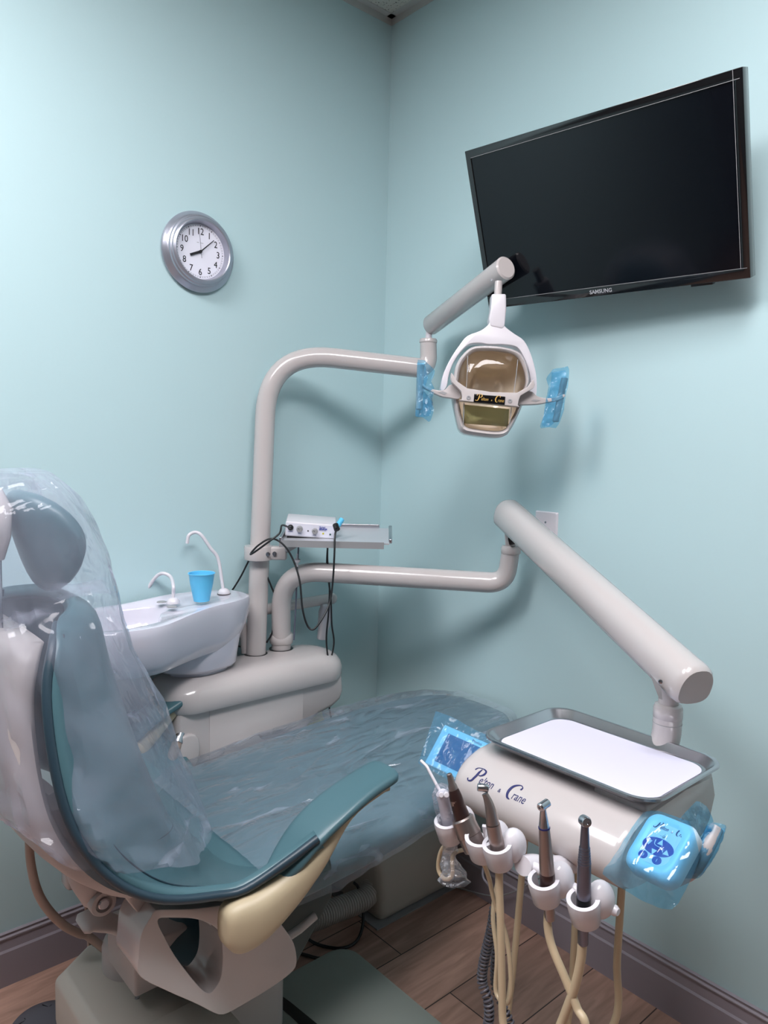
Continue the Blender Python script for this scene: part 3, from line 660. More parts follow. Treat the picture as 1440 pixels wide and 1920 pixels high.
wf = obj('inline_filter', *merge(cyl(D(558, 1038, SD+.05), D(557, 1062, SD+.06), .0035), cyl(D(557.5, 1049, SD+.052), D(557.4, 1053, SD+.054), .0085)), M_WHITE)
tagthing(wf, 'small clear disc filter in the thin grey tube under the shelf', 'filter')
cable('back_cord', [D(466, 1052, 2.16), D(452, 1080, 2.17), D(438, 1103, 2.17), D(420, 1130, 2.2), D(425, 1190, 2.2), D(445, 1210, 2.18), D(470, 1216, 2.16)], .0026, M_RUB, 'black cord sagging behind the rinse bowl and the left post', 'cord')
cable('slack_cord', [D(498, 1075, 2.16), D(508, 1098, 2.16), D(516, 1125, 2.2), D(512, 1180, 2.2), D(500, 1205, 2.2)], .0026, M_RUB, 'short black cord between the left post and the curved arm post', 'cord')
cable('bowl_cord', [D(318, 1236, 2.0), D(330, 1247, 2.0), D(344, 1250, 2.0), D(354, 1238, 2.0), D(356, 1228, 2.0)], .0035, M_RUB, 'short black cord loop under the white rinse bowl', 'cord')

# ================================================================ DELIVERY UNIT (arm, spring arm, head, holders)
du = root('delivery_unit', (.073, -.447, .745), 'beige instrument delivery unit on a long jointed arm from the console', 'delivery unit')
db = Vector((.073, -.447, .744))
e1 = D(948, 1094, 2.03); e2 = D(958, 1030, 2.005)
pth = fillet([db, db+Vector((0, 0, .13))*1.0, D(558, 1062, 2.17), D(640, 1074, 2.16), e1, e2], [.06, .12, .08, .085], 12)
pth = fillet([db, D(527, 1068, 2.165), e1, e2], [.20, .075], 16)
obj('support_tube', *tube(pth, [.0285+(.0245-.0285)*min(1, max(0, (i-18)/16)) for i in range(len(pth))], 28), M_BEIGE, du, ang=50)
obj('base_collar', *lathe([(.029, 0), (.029, .015), (.0345, .020), (.036, .032), (.0345, .046), (.030, .050)], db, n=32), M_BEIGE, du, ang=45)
obj('elbow_collar', *lathe([(.0245, -.012), (.0265, -.010), (.0265, .004), (.024, .010), (.012, .012)], e2, (0, 0, 1), 28), M_BEIGE, du, ang=45)
A = D(955, 968, 1.99); B = D(1281, 1270, 1.345)
ax = (B-A).normalized(); side = ax.cross(Vector((0, 0, 1))).normalized(); upv = side.cross(ax).normalized()
def dsec(c, s=1, w=.040, h=.044):
    pts = []
    for k in range(28):
        a = 2*PI*k/28; x, y = math.cos(a), math.sin(a)
        e = .8 if y > 0 else .55
        pts.append(c+side*(w*s*math.copysign(abs(x)**.8, x))+upv*(h*s*(y if y > 0 else -abs(y)**.6*.82)))
    return pts
sp_r = [(A-ax*.022, .80), (A-ax*.018, .93), (A-ax*.010, 1.0), (B+ax*.004, 1.0)]
obj('spring_arm', *loft([dsec(c, s) for c, s in sp_r]), M_BEIGE, du, ang=40)
obj('spring_arm_end_cap', *loft([dsec(B+ax*t, s) for t, s in ((.004, 1.006), (.020, 1.006), (.030, .96), (.036, .86))]), M_BEIGE, du, ang=45)
obj('swivel_pin', *cyl(e2, D(955, 992, 1.985), .014), M_BEIGE2, du)
obj('joint_gap', *prism([(958, 1000), (968, 1002), (968, 1020), (955, 1022), (952, 1010)], lambda a, b, c: D(a, b, 1.985+c), -.016, .006), M_BLACK, du, bevel=.002)
for px, py, dd in ((945, 985, 1.945), (1238, 1278, 1.315)):
    obj('arm_screw', *lathe([(.0042, 0), (.0038, .002), (.001, .003)], D(px, py, dd), -FW, 14), M_CHROME, du)
j0 = P(1253, 1326, 'y', -.335)
obj('lower_pin', *cyl(j0+Vector((0, 0, -.01)), j0+Vector((0, 0, .05)), .019), M_BEIGE2, du)
obj('lower_pin_guard', *prism([(1218, 1262), (1240, 1290), (1242, 1312), (1236, 1310), (1228, 1290)], lambda a, b, c: D(a, b, 1.34+c), -.008, .008), M_GREY, du)
obj('lower_elbow', *tube(fillet([j0, j0+Vector((0, 0, -.075)), j0+Vector((-.03, -.03, -.13))], .05, 8), [.0268]*11, 28), M_BEIGE, du, ang=50)
obj('lower_collar', *lathe([(.0262, -.020), (.0272, -.019), (.0272, -.002), (.025, .005), (.018, .008)], j0, n=28), M_BEIGE, du, ang=45)
obj('lower_collar_seam', *lathe([(.0271, 0), (.0275, .0005), (.0271, .001)], j0+Vector((0, 0, -.030)), n=28), M_GREY, du)
# head body: rounded-front cross-section in (y,z), extruded along x
X0, X1 = .985, 1.342
sec = [(-.35, .785), (-.35, .70), (-.40, .672), (-.50, .660), (-.60, .664), (-.640, .674), (-.664, .694), (-.672, .718), (-.666, .742), (-.648, .762), (-.615, .777), (-.56, .785)]
sec = [(a, b) for a, b in smooth2(sec, 2)]
cy_, cz_ = -.55, .722
hd = [[Vector((x, cy_+(a-cy_)*s, cz_+(b-cz_)*s)) for a, b in sec] for x, s in ((X0, .80), (X0+.004, .90), (X0+.012, .97), (X0+.025, 1.0), (X1-.014, 1.0), (X1-.006, .975), (X1, .93))]
obj('head_body', *loft(hd), M_BEIGE, du, ang=50)
obj('tray_support', *box(1.06, 1.325, -.56, -.36, .782, .7955), M_BEIGE2, du, bevel=.004)
obj('end_panel', *box(1.24, 1.337, -.585, -.36, .708, .793), M_BEIGE2, du, bevel=.006)
# logo on the curved front
lc = Vector((0, -.650, .7605))
LGf = Fr(P(890, 1440, 'y', -.653), (1, 0, 0), (0, .62, .78))
wm0 = LGf.o.copy()
from mathutils.bvhtree import BVHTree
HB = BVHTree.FromPolygons([tuple(v) for v in loft(hd)[0]], loft(hd)[1])
def curved(a, b, c):
    # wraps the letters round the front: position along section by arc length from a start height
    ang = -.30+b/.052
    y = -.615-.058*math.cos(ang); z = .716+.0615*math.sin(ang) if False else .722+.058*math.sin(ang)
    n = Vector((0, -math.cos(ang), math.sin(ang)))
    q = Vector((1.030+a, y, z)); hit = HB.ray_cast(q+n*.05, -n)[0]
    return (hit or q)+n*(c-.0004)
obj('maker_lettering', *wordmark(lambda a, b, c: curved(a, b+.040, c), .029, .0008), M_NAVY, du, smooth=False, label='navy script lettering')
# holder bar and bracket
HY, HZ = -.750, .712
hx0 = P(868, 1556, 'y', HY).x; hx1 = P(1160, 1702, 'y', HY).x
obj('holder_bar', *tube([(hx0, HY, HZ), (hx0+.004, HY, HZ), (hx1-.005, HY, HZ), (hx1, HY, HZ)], [.006, .0078, .0078, .005], 16), M_WHITE, du)
bq = P(992, 1612, 'y', HY)
obj('holder_bracket', *tube(crom([(bq.x+.012, -.56, .672), (bq.x+.006, -.63, .672), (bq.x, -.70, .690), (bq.x-.002, -.735, .705), (bq.x-.003, -.757, .712)], 4), [.022, .022, .021, .020, .019]+[.02]*0, 16, ell=(1.0, .62), ref=(0, 0, 1)) if False else tube(crom([(bq.x+.012, -.56, .672), (bq.x+.006, -.63, .672), (bq.x, -.70, .690), (bq.x-.002, -.735, .705), (bq.x-.003, -.762, .712)], 4), .020, 16, ell=(.85, .75), ref=(0, 0, 1)), M_WHITE, du, ang=50)
def holder(px, py, r=.0205):
    """egg-shaped body on the bar with a slotted ring cup in front"""
    c = P(px, py, 'y', HY-.033)
    f = Fr(c, (1, 0, 0), (0, -.28, 1))     # v = tilt axis of the cup (up), w = toward -y
    parts = []
    n = 26; a0, a1 = math.radians(-72-18), math.radians(270-18-20)
    angs = [math.radians(-55)+math.radians(322)*k/n for k in range(n+1)]
    ro_, ri_ = r+.006, r-.001
    rings = []
    for a in angs:
        ca, sa = math.cos(a-PI/2+math.radians(20)), math.sin(a-PI/2+math.radians(20))
        rings.append([f(ri_*ca, .020, -ri_*sa*-1), f(ro_*ca*.97, .020, ro_*sa*.97), f(ro_*ca, .012, ro_*sa), f(ro_*ca*.86, -.018, ro_*sa*.86), f(ri_*ca*.80, -.024, ri_*sa*.80), f(ri_*ca*.9, -.01, ri_*sa*.9)])
    V, F = loft(rings)
    cup = obj('instrument_holder', *merge((V, F), ellipsoid(f(.010, .004, -.026), .0190, .029, .0225, f.u, f.v)), M_WHITE, du, ang=60)
    return c, f
H1 = holder(842, 1556, .017); H2 = holder(905, 1586, .021); H3 = holder(935, 1602, .018); H4 = holder(1022, 1668, .018); H5 = holder(1096, 1706, .018)

# ---- handpieces: stacked turned sections along a line
def turned(nm, root_, a, b, prof, m, **k):
    a, b = Vector(a), Vector(b); L = (b-a).length
    return obj(nm, *lathe([(r, t*L) for r, t in prof], a, b-a, 24), m, root_, ang=35, **k)
YH = HY-.033
def hp(px, py, y=YH): return P(px, py, 'y', y)
# 5: right-most slim grey turbine
a, b = hp(1093, 1770), hp(1097, 1540, YH-.012)
t5 = root('dental_handpiece', a, 'slim dark grey turbine handpiece in the right-most holder', 'handpiece', 'handpieces in the white holders')
pt_ = lambda t: a.lerp(b, t)
turned('coupling', t5, pt_(0), pt_(.30), [(.0065, 0), (.0075, .03), (.0075, .5), (.0082, .52), (.0082, 1)], M_GTI)
turned('black_collar', t5, pt_(.29), pt_(.385), [(.0098, 0), (.0102, .1), (.0102, 1)], M_BLACKG)
turned('grip', t5, pt_(.38), pt_(.66), [(.0100, 0), (.0100, .2), (.0092, 1)], M_GTI)
turned('knurled_neck', t5, pt_(.66), pt_(.80), [(.0090-.002*k/14+(.0006 if k % 2 else 0), k/14) for k in range(15)], M_GTI)
turned('neck', t5, pt_(.80), pt_(.98), [(.0068, 0), (.0052, 1)], M_GTI)
hc = pt_(1.0); obj('head', *lathe([(.0060, -.007), (.0075, -.006), (.0078, .004), (.0065, .0065), (.003, .0068), (.0025, .005)], hc, -FW+Vector((.35, 0, .1)), 22), M_CHROME, t5, ang=40)
# 4: straight contra-angle with dark band
a, b = hp(1030, 1705), hp(1018, 1512, YH-.012)
t4 = root('dental_handpiece', a, 'steel handpiece with dark brown lower grip in the second holder from the right', 'handpiece', 'handpieces in the white holders')
pt_ = lambda t: a.lerp(b, t)
turned('coupling', t4, pt_(-.10), pt_(.07), [(.0070, 0), (.0080, .2), (.0080, 1)], M_GUN)
turned('dark_grip', t4, pt_(.06), pt_(.36), [(.0110, 0), (.0115, .1), (.0112, 1)], M_BROWN)
turned('grip', t4, pt_(.36), pt_(.80), [(.0110, 0), (.0105, .3), (.0082, 1)], M_GUN)
turned('blue_ring', t4, pt_(.79), pt_(.805), [(.0087, 0), (.0087, 1)], M_NAVY)
turned('neck', t4, pt_(.80), pt_(.98), [(.0082, 0), (.0070, .3), (.0045, .9), (.0050, 1)], M_CHROME)
hc = pt_(1.0)+Vector((.001, 0, .002)); obj('head', *lathe([(.0048, -.010), (.0062, -.009), (.0062, .007), (.0045, .009), (.002, .009), (.002, .006)], hc, -RT*.8-FW*.6-UP*.2, 20), M_CHROME, t4, ang=40)
# 3: bent contra-angle
a, b = hp(938, 1612), hp(924, 1545, YH-.010)
t3 = root('dental_handpiece', a, 'bent gunmetal handpiece leaning in the third holder from the left', 'handpiece', 'handpieces in the white holders')
turned('motor', t3, a, b, [(.0115, 0), (.0118, .1), (.0112, 1)], M_GUN)
bp_ = [b, hp(920, 1520, YH-.011), hp(915, 1502, YH-.012), hp(909, 1488, YH-.014)]
obj('neck', *tube(crom(bp_, 5), [.0105, .0102, .0098, .0094, .009, .0086, .0082, .0078, .0074, .007, .0066, .0062, .0058, .0054, .005, .005], 20), M_GUN, t3, ang=50)
hc = hp(905, 1477, YH-.015); obj('head', *lathe([(.0055, -.008), (.0062, -.007), (.0062, .008), (.0055, .009), (.003, .009), (.0028, .006)], hc, RT+Vector((0, 0, -.1)), 20), M_CHROME, t3, ang=40)
# 2: thick motor with dark nose
a, b = hp(892, 1592, YH+.004), hp(866, 1533, YH-.004)
t2 = root('dental_handpiece', a, 'thick steel handpiece with a dark brown tapered nose in the second holder from the left', 'handpiece', 'handpieces in the white holders')
turned('motor', t2, a, b, [(.0190, 0), (.0195, .05), (.0195, .45), (.0205, .47), (.0200, .55), (.0190, .95), (.0165, 1.0), (.0130, 1.0)], M_GUN)
c = hp(850, 1480, YH-.012)
turned('nose', t2, b.lerp(a, .05), c, [(.0140, 0), (.0128, .25), (.0115, .5), (.0118, .52), (.0105, .8), (.0085, 1)], M_BROWN)
turned('nose_ring', t2, b.lerp(c, .50), b.lerp(c, .66), [(.0118, 0), (.0112, 1)], M_GUN)
turned('tip', t2, c, hp(842, 1450, YH-.016), [(.0080, 0), (.0075, .25), (.0060, .35), (.0045, .95), (.0025, 1), (.002, .9)], M_GUN)
# 1: air-water syringe in a clear sleeve
a, b = hp(843, 1562, YH), hp(830, 1488, YH-.012)
t1 = root('air_water_syringe', a, 'white air-water syringe with thin curved tip in the left-most holder', 'syringe')
turned('grip', t1, a, b, [(.0085, 0), (.0095, .1), (.0105, .8), (.0115, .9), (.0115, 1), (.006, 1.08)], M_WHITE)
obj('tip', *tube(crom([hp(829, 1488, YH-.012), hp(820, 1474, YH-.013), hp(806, 1448, YH-.015), hp(800, 1437, YH-.015), hp(789, 1426, YH-.016)], 5), [.0026]*21, 12), M_WHITE, t1)
for px in (827, 837):
    obj('trigger_button', *lathe([(.0045, 0), (.0045, .004), (.0035, .005)], hp(px, 1490, YH-.020), -FW+Vector((0, 0, .2)), 16), M_WHITE, t1)
def sleeve_fn(path, radii, n=22, amp=.25):
    path = crom(path, 6); rings = []
    for i, p in enumerate(path):
        t = i/(len(path)-1)*(len(radii)-1); j = min(int(t), len(radii)-2); r = radii[j]+(radii[j+1]-radii[j])*(t-j)
        rings.append([p+(RT*math.cos(2*PI*k/n)*1.0+FW*math.sin(2*PI*k/n)*.7)*r*(1+amp*nz(math.cos(2*PI*k/n)*1.7+i*.21, math.sin(2*PI*k/n)*1.7, i*.33)) for k in range(n)])
    return loft(rings, False)
sv = obj('clear_sleeve', *sleeve_fn([hp(828, 1470, YH-.013), hp(830, 1490, YH-.012), hp(838, 1540, YH-.006), hp(846, 1585, YH), hp(842, 1610, YH), hp(850, 1640, YH), hp(852, 1655, YH)], [.008, .017, .0165, .012, .012, .022, .025]), F_SLEEVE, ang=12)
tagthing(sv, 'crumpled clear plastic sleeve around the white syringe and its hose', 'plastic sleeve')

# ---- hoses of the handpieces
def hz(px, py, y): return P(px, py, 'y', y)
cable('syringe_hose', [hz(842, 1575, -.785), hz(826, 1598, -.782), hz(822, 1630, -.78), hz(834, 1648, -.78), hz(848, 1640, -.78), hz(852, 1600, -.775), (1.09, -.70, .66), (1.08, -.62, .67)], .0035, M_HOSE, 'cream hose bent in a tight loop under the white syringe', 'hose')
lowz = .16
def hose(pts, r, label, m=M_HOSE): return cable('handpiece_hose', pts, r, m, label, 'hose', 'hoses hanging from the handpieces', 14)
hose([hp(1092, 1765), hp(1089, 1800), hp(1078, 1850), hp(1058, 1905), hp(1045, 1940), (1.285, -.77, .36), (1.26, -.74, .22), (1.23, -.66, lowz), (1.22, -.60, .22), hz(1151, 1920, -.53), hz(1157, 1800, -.52), hz(1166, 1660, -.51), hz(1170, 1600, -.50)], .0068, 'wide cream hose hanging from the right-most handpiece')
hose([hp(1029, 1700), hp(1027, 1735), hp(1035, 1775), hp(1060, 1835), hp(1082, 1890), hp(1098, 1940), (1.33, -.74, .34), (1.31, -.70, .20), (1.26, -.64, lowz), (1.19, -.60, .2), hz(1065, 1915, -.56), hz(1076, 1780, -.55), hz(1080, 1690, -.53), (1.18, -.52, .67)], .0062, 'cream hose hanging from the handpiece with the dark brown grip')
hose([hp(936, 1618), hp(936, 1660), hp(938, 1720), hp(940, 1800), hp(942, 1900), hp(942, 1960), (1.165, -.76, .26), (1.14, -.70, .18), (1.11, -.64, .22), (1.10, -.60, .40), (1.10, -.58, .66)], .0062, 'straight cream hose hanging from the bent handpiece')
hose([hp(898, 1600), hp(915, 1640, -.76), hp(927, 1690, -.755), hp(950, 1760, -.75), hp(958, 1840, -.75), hp(952, 1880, -.75), hp(930, 1860, -.745), hp(932, 1790, -.74), hp(925, 1700, -.72), (1.12, -.66, .66)], .0038, 'thin cream hose twisted in a loop under the thick handpiece')
def coil(path, R, pitch, r, label):
    pa = crom(path, 10); out = []; ph = 0; nrm = Vector((0, 1, 0))
    dense = []
    for i in range(len(pa)-1):
        k = max(2, int((pa[i+1]-pa[i]).length/(pitch/12)))
        dense += [pa[i].lerp(pa[i+1], j/k) for j in range(k)]
    for i, p in enumerate(dense):
        t = (dense[min(i+1, len(dense)-1)]-dense[max(i-1, 0)]).normalized(); nrm = (nrm-t*nrm.dot(t)).normalized(); b = t.cross(nrm)
        if i: ph += (p-dense[i-1]).length/pitch*2*PI
        out.append(p+nrm*math.cos(ph)*R+b*math.sin(ph)*R)
    o = obj('coiled_cord', *tube(out, r, 8), M_COIL); tagthing(o, label, 'coiled cord', 'coiled cords under the delivery unit'); return o
coil([hz(928, 1700, -.70), hz(922, 1740, -.70), hz(908, 1800, -.70), hz(904, 1840, -.70), hz(916, 1880, -.70), hz(914, 1925, -.70), (1.10, -.70, .30), (1.12, -.69, .22)], .0075, .0075, .0022, 'grey coiled cord hanging left of the straight cream hose')
coil([hz(932, 1690, -.67), hz(930, 1760, -.67), hz(928, 1840, -.67), hz(940, 1880, -.67), hz(958, 1925, -.67), (1.15, -.67, .30), (1.14, -.68, .22)], .0065, .0075, .0022, 'grey coiled cord hanging behind the straight cream hose')
cable('grey_wire', [hz(935, 1520, -.60), hz(945, 1545, -.62), hz(958, 1555, -.62), hz(940, 1535, -.60), hz(930, 1560, -.62), hz(915, 1600, -.66), hz(905, 1640, -.68), hz(918, 1665, -.68), hz(926, 1700, -.68)], .0022, M_COIL, 'thin grey wire looped below the curved front housing', 'wire')
cable('white_wire', [P(845, 1660, 'y', -.03), P(885, 1672, 'y', -.03), P(925, 1680, 'y', -.03), P(965, 1672, 'y', -.03), P(1000, 1652, 'y', -.02), P(1030, 1640, 'y', -.02)], .0022, M_GREY, 'thin pale wire running along the right baseboard', 'wire')

# ---- tray and paper
tx0, tx1, ty0, ty1 = 1.000, 1.362, -.612, -.352
def tr(ins, z, r=.045): return plan(tx0+ins, tx1-ins, ty0+ins, ty1-ins, max(r-ins*.5, .01), z, 8)
ty = obj('instrument_tray', *loft([tr(.05, .799), tr(.020, .799), tr(.016, .800), tr(.006, .814), tr(.003, .8155), tr(-.001, .8145), tr(-.002, .811), tr(.001, .808), tr(.004, .808), tr(.012, .799), tr(.018, .7965), tr(.05, .7965)], True), M_STEEL, ang=45)
tagthing(ty, 'rectangular stainless steel instrument tray on top of the delivery unit', 'tray')
pp = obj('tray_paper', *loft([plan(tx0+.024, tx1-.022, ty0+.022, ty1-.024, .035, z, 8) for z in (.7993, .8003)]), M_PAPER)
tagthing(pp, 'white paper liner lying in the steel instrument tray', 'paper')

# ---- control pad with blue film
TL, TR_, BL, BR_ = D(1226, 1527, 1.12), D(1302, 1556, 1.066), D(1174, 1610, 1.085), D(1250, 1648, 1.03)
cpt = (TL+TR_+BL+BR_)/4
PD = Fr(cpt, TR_-TL+BR_-BL, TL-BL+TR_-BR_)
pw, ph_ = ((TR_-TL).length+(BR_-BL).length)/2, ((TL-BL).length+(TR_-BR_).length)/2
cpd = root('control_pad', cpt, 'light blue wrapped control pad with arrow keys at the right end of the delivery unit', 'control pad')
obj('pad_case', *loft([[PD(a, b, z) for a, b in rrect(pw+2*g, ph_+2*g, .018, 6)] for g, z in ((.004, -.030), (.007, -.024), (.007, -.006), (.003, .002), (-.002, .004), (-.006, .004), (-.009, .001))]), M_PADBL, cpd, ang=45)
obj('membrane', *loft([[PD(a, b, z) for a, b in rrect(pw-.018, ph_-.018, .009, 6)] for z in (.0005, .0016)]), M_PADF, cpd)
ellp = [(math.cos(2*PI*k/36)*pw*.37, math.sin(2*PI*k/36)*ph_*.165-ph_*.06) for k in range(36)]
obj('key_oval', *prism(ellp, PD, .0012, .0021), M_PADN, cpd, smooth=False)
ark = []
for cx, cy, dx, dy in ((-.235, -.02, -1, .35), (.02, .035, 0, 1), (.235, -.10, 1, -.35), (-.03, -.155, 0, -1)):
    cx, cy = cx*pw, cy*ph_-.001; d = Vector((dx, dy)).normalized()*.0058; q = Vector((-d.y, d.x))*.75
    ark.append(prism([(cx+d.x, cy+d.y), (cx-d.x*.5+q.x, cy-d.y*.5+q.y), (cx-d.x*.5-q.x, cy-d.y*.5-q.y)], PD, .0018, .0026))
ark.append(stroke([(-.12*pw, .05*ph_), (-.10*pw, -.03*ph_), (-.02*pw, -.055*ph_), (.09*pw, -.06*ph_), (.16*pw, -.12*ph_)], [.0012, .0008, .0008, .0012], PD, .0020))
obj('arrow_keys', *merge(*ark), M_FACE, cpd, smooth=False)
for cx in (-.21, .13):
    k_ = obj('round_key', *prism([(cx*pw+math.cos(2*PI*k/24)*.0072, -.295*ph_+math.sin(2*PI*k/24)*.0062) for k in range(24)], PD, .0012, .0021), M_PADN, cpd, smooth=False)
    obj('key_digit', *text_mesh('0' if cx < 0 else '1', .007, lambda a, b, c, cx=cx: PD(a+cx*pw, b-.295*ph_-.0025, c+.0022), .0001), M_FACE, k_, smooth=False)
obj('pad_lettering', *wordmark(Fr(PD(-.30*pw, .26*ph_, .0016), PD.u, PD.v), .0118, .0003), M_NAVY, cpd, smooth=False)
obj('indicator_star', *merge(lathe([(.0024, 0), (.0018, .001)], PD(.0, .155*ph_, .0018), PD.w, 12), PD.box(-.0065, .0065, .155*ph_-.0003, .155*ph_+.0003, .0016, .0019), PD.box(-.0003, .0003, .155*ph_-.0055, .155*ph_+.0055, .0016, .0019)), M_SILVINK, cpd, smooth=False)
def at_pad(px, py, w=.008):
    d = RT*((px-720)/FPX)+UP*((960-py)/FPX)+FW; o = PD.o+PD.w*w
    return CAM+d*((o-CAM).dot(PD.w)/d.dot(PD.w))
def Z4(x, y): return (1120+x/5.54, 1480+y/5.54)
def filmpoly(name, px_pts, fn, m, label, n=44, N_=12, amp=.005, fr=22, cat='plastic film'):
    rs = resamp(px_pts, n); c = (sum(a for a, _ in rs)/n, sum(b for _, b in rs)/n); V = []; F = []
    for i in range(N_+1):
        t = i/N_
        for a, b in rs:
            x, y = c[0]+(a-c[0])*t, c[1]+(b-c[1])*t; V.append(fn(x, y, t))
    for i in range(N_):
        for j in range(n): F.append((i*n+j, i*n+(j+1) % n, (i+1)*n+(j+1) % n, (i+1)*n+j))
    o = obj(name, V, F, m, ang=16); tagthing(o, label, cat); return o
def padfilm(x, y, t):
    q = at_pad(*Z4(x, y), .006)
    l = q-PD.o; u, v = l.dot(PD.u), l.dot(PD.v)
    e = max(abs(u)-pw/2-.006, abs(v)-ph_/2-.006, 0)
    drop = min(.03, e*.75)
    g = (nz(u*55, v*55, 3)*.0035+nz(u*130, v*130, 5)*.0012)*min(1, e/.012+.25)
    return CAM+(q-PD.w*drop-CAM)*1.0+PD.w*g
filmpoly('pad_barrier_film', [(5, 805), (130, 620), (270, 440), (380, 270), (440, 215), (640, 225), (840, 290), (950, 330), (1010, 440), (1035, 640), (960, 830), (880, 980), (800, 1120), (740, 1168), (600, 1140), (480, 1092), (300, 1000), (120, 890)], padfilm, F_PADF, 'glossy blue barrier film stretched over the control pad', N_=16, n=60)
def tailfilm(x, y, t):
    px, py = Z4(x, y); return D(px, py, 1.09+nz(x*.012, y*.012, 9)*.03)
filmpoly('film_tail', [(850, 310), (940, 210), (1035, 115), (1070, 130), (1140, 180), (1200, 300), (1225, 420), (1215, 640), (1120, 800), (1010, 900), (980, 760), (1040, 600), (1010, 430), (930, 370)], tailfilm, F_PADF, 'crumpled loose end of blue film behind the control pad', N_=8)
hs_ = root('handle_bar', D(1340, 1560, 1.12), 'blue wrapped handle bar beside the control pad at the right end', 'handle')
hp_ = crom([D(1343, 1552, 1.10), D(1330, 1580, 1.09), D(1315, 1608, 1.085), D(1295, 1635, 1.09), D(1262, 1652, 1.11)], 6)
obj('bar', *tube(hp_, .0105, 18), M_BEIGE2, hs_, ang=60)
obj('bar_mount', *tube([D(1262, 1652, 1.12), D(1240, 1620, 1.16), (1.39, -.60, .74)], .012, 14), M_BEIGE2, hs_, ang=60)
hv = obj('handle_film', *sleeve_fn([D(1345, 1548, 1.10), D(1330, 1580, 1.09), D(1314, 1610, 1.085), D(1290, 1640, 1.09)], [.0140, .0155, .0170, .0180], 24, .22), F_BLUE, ang=12)
tagthing(hv, 'blue plastic film wrapped around the handle bar', 'plastic film')

# ---- monitor with blue film
TL, TR_, BL, BR_ = D(831, 1357, 1.56), D(920, 1395, 1.49), D(802, 1433, 1.52), D(884, 1474, 1.45)
cm = (TL+TR_+BL+BR_)/4; MN = Fr(cm, TR_-TL+BR_-BL, TL-BL+TR_-BR_)
mw, mh = (TR_-TL).length*1.02, (TL-BL).length
mo = root('control_monitor', cm, 'small control screen wrapped in blue film at the left end of the delivery unit', 'monitor')
obj('case', *MN.box(-mw/2, mw/2, -mh/2, mh/2, -.018, 0), M_PADBL, mo, bevel=.003)
obj('screen', *MN.box(-mw*.34, mw*.33, -mh*.36, mh*.34, -.001, .0008), M_MONS, mo, smooth=False)
obj('lettering', *text_mesh('Movissi', .0085, lambda a, b, c: MN(a+mw*.13, b+mh*.385, c), .0004, 0, 'LEFT', xs=.9), M_NAVY, mo, smooth=False)
obj('emblem', *stroke([(mw*.465, mh*.46), (mw*.44, mh*.48), (mw*.405, mh*.455), (mw*.425, mh*.42), (mw*.395, mh*.385), (mw*.41, mh*.335), (mw*.45, mh*.34)], [.0008, .0012, .0012, .0008, .0012, .0012, .0008], MN, .0004), M_NAVY, mo, smooth=False)
obj('mount_arm', *tube([MN(0, -.01, -.015), MN(.04, -.03, -.04), (1.02, -.56, .715)], .010, 12), M_BEIGE2, mo)
def monfilm(x, y, t):
    d = RT*((x-720)/FPX)+UP*((960-y)/FPX)+FW; o = MN.o+MN.w*.004
    q = CAM+d*((o-CAM).dot(MN.w)/d.dot(MN.w)); return q+MN.w*(nz(x*.06, y*.06, 2)*.003*t)
filmpoly('monitor_barrier_film', [(817, 1333), (850, 1345), (890, 1368), (925, 1383), (925, 1405), (905, 1450), (884, 1486), (850, 1468), (812, 1446), (783, 1432), (795, 1400), (806, 1366)], monfilm, F_BLUE, 'blue barrier film bag over the small control screen')

# ================================================================ DENTAL CHAIR
XC = .515
ch = root('dental_chair', (.62, -.85, 0), 'teal upholstered dental chair with beige frame covered in clear plastic', 'dental chair')
# seat and leg cushion: rows (y, half width, top z, thickness)
rows = splin([(-1.01, .265, .530, .07), (-.90, .288, .545, .08), (-.70, .292, .560, .085), (-.50, .280, .580, .09), (-.33, .252, .600, .09), (-.20, .215, .612, .085), (-.10, .17, .617, .075), (-.045, .11, .614, .06)], 5)
def srow(y, w, z, t, e=0, n=36):
    out = []
    for k in range(n):
        a = 2*PI*k/n; c, s = math.cos(a), math.sin(a)
        out.append(Vector((XC+(w+e)*math.copysign(abs(c)**.45, c), y, z-t/2+(t/2+e)*math.copysign(abs(s)**.55, s)+.012*abs(c)**3*0)))
    return out
obj('seat_cushion', *loft([srow(*r) for r in rows]), M_TEAL, ch, ang=60)
# sling: backrest front, seat corner and side wings in one upholstered shell
sl_ = [(.15, -1.225, 1.075, -1.275, 1.060, 2.4), (.205, -1.185, 1.045, -1.300, 1.035, 2.4), (.235, -1.165, .96, -1.318, .97, 2.4), (.262, -1.135, .85, -1.318, .88, 2.4), (.283, -1.100, .74, -1.305, .795, 2.4), (.300, -1.060, .64, -1.275, .725, 2.4), (.315, -1.005, .56, -1.235, .675, 2.5), (.325, -.965, .520, -1.185, .640, 2.6), (.334, -.91, .505, -1.125, .620, 2.8), (.345, -.86, .500, -1.065, .615, 3.0), (.362, -.81, .500, -1.010, .628, 3.6), (.375, -.81, .515, -.965, .648, 5), (.385, -.815, .530, -.915, .672, 8)]
sl_ = splin(sl_, 4)
NU = 40
NUa = 56
NU = NUa
def sling(off=0):
    V = []
    for (w, cy, cz, ey, ez_, pe) in sl_:
        for j in range(NU+1):
            u = -1+2*j/NU; k = abs(u)**pe
            x = XC+w*math.copysign(abs(u)**.92, u)
            V.append(Vector((x, cy+(ey-cy)*k, cz+(ez_-cz)*k)))
    return V, [(i*(NU+1)+j, i*(NU+1)+j+1, (i+1)*(NU+1)+j+1, (i+1)*(NU+1)+j) for i in range(len(sl_)-1) for j in range(NU)]
V, F = sling()
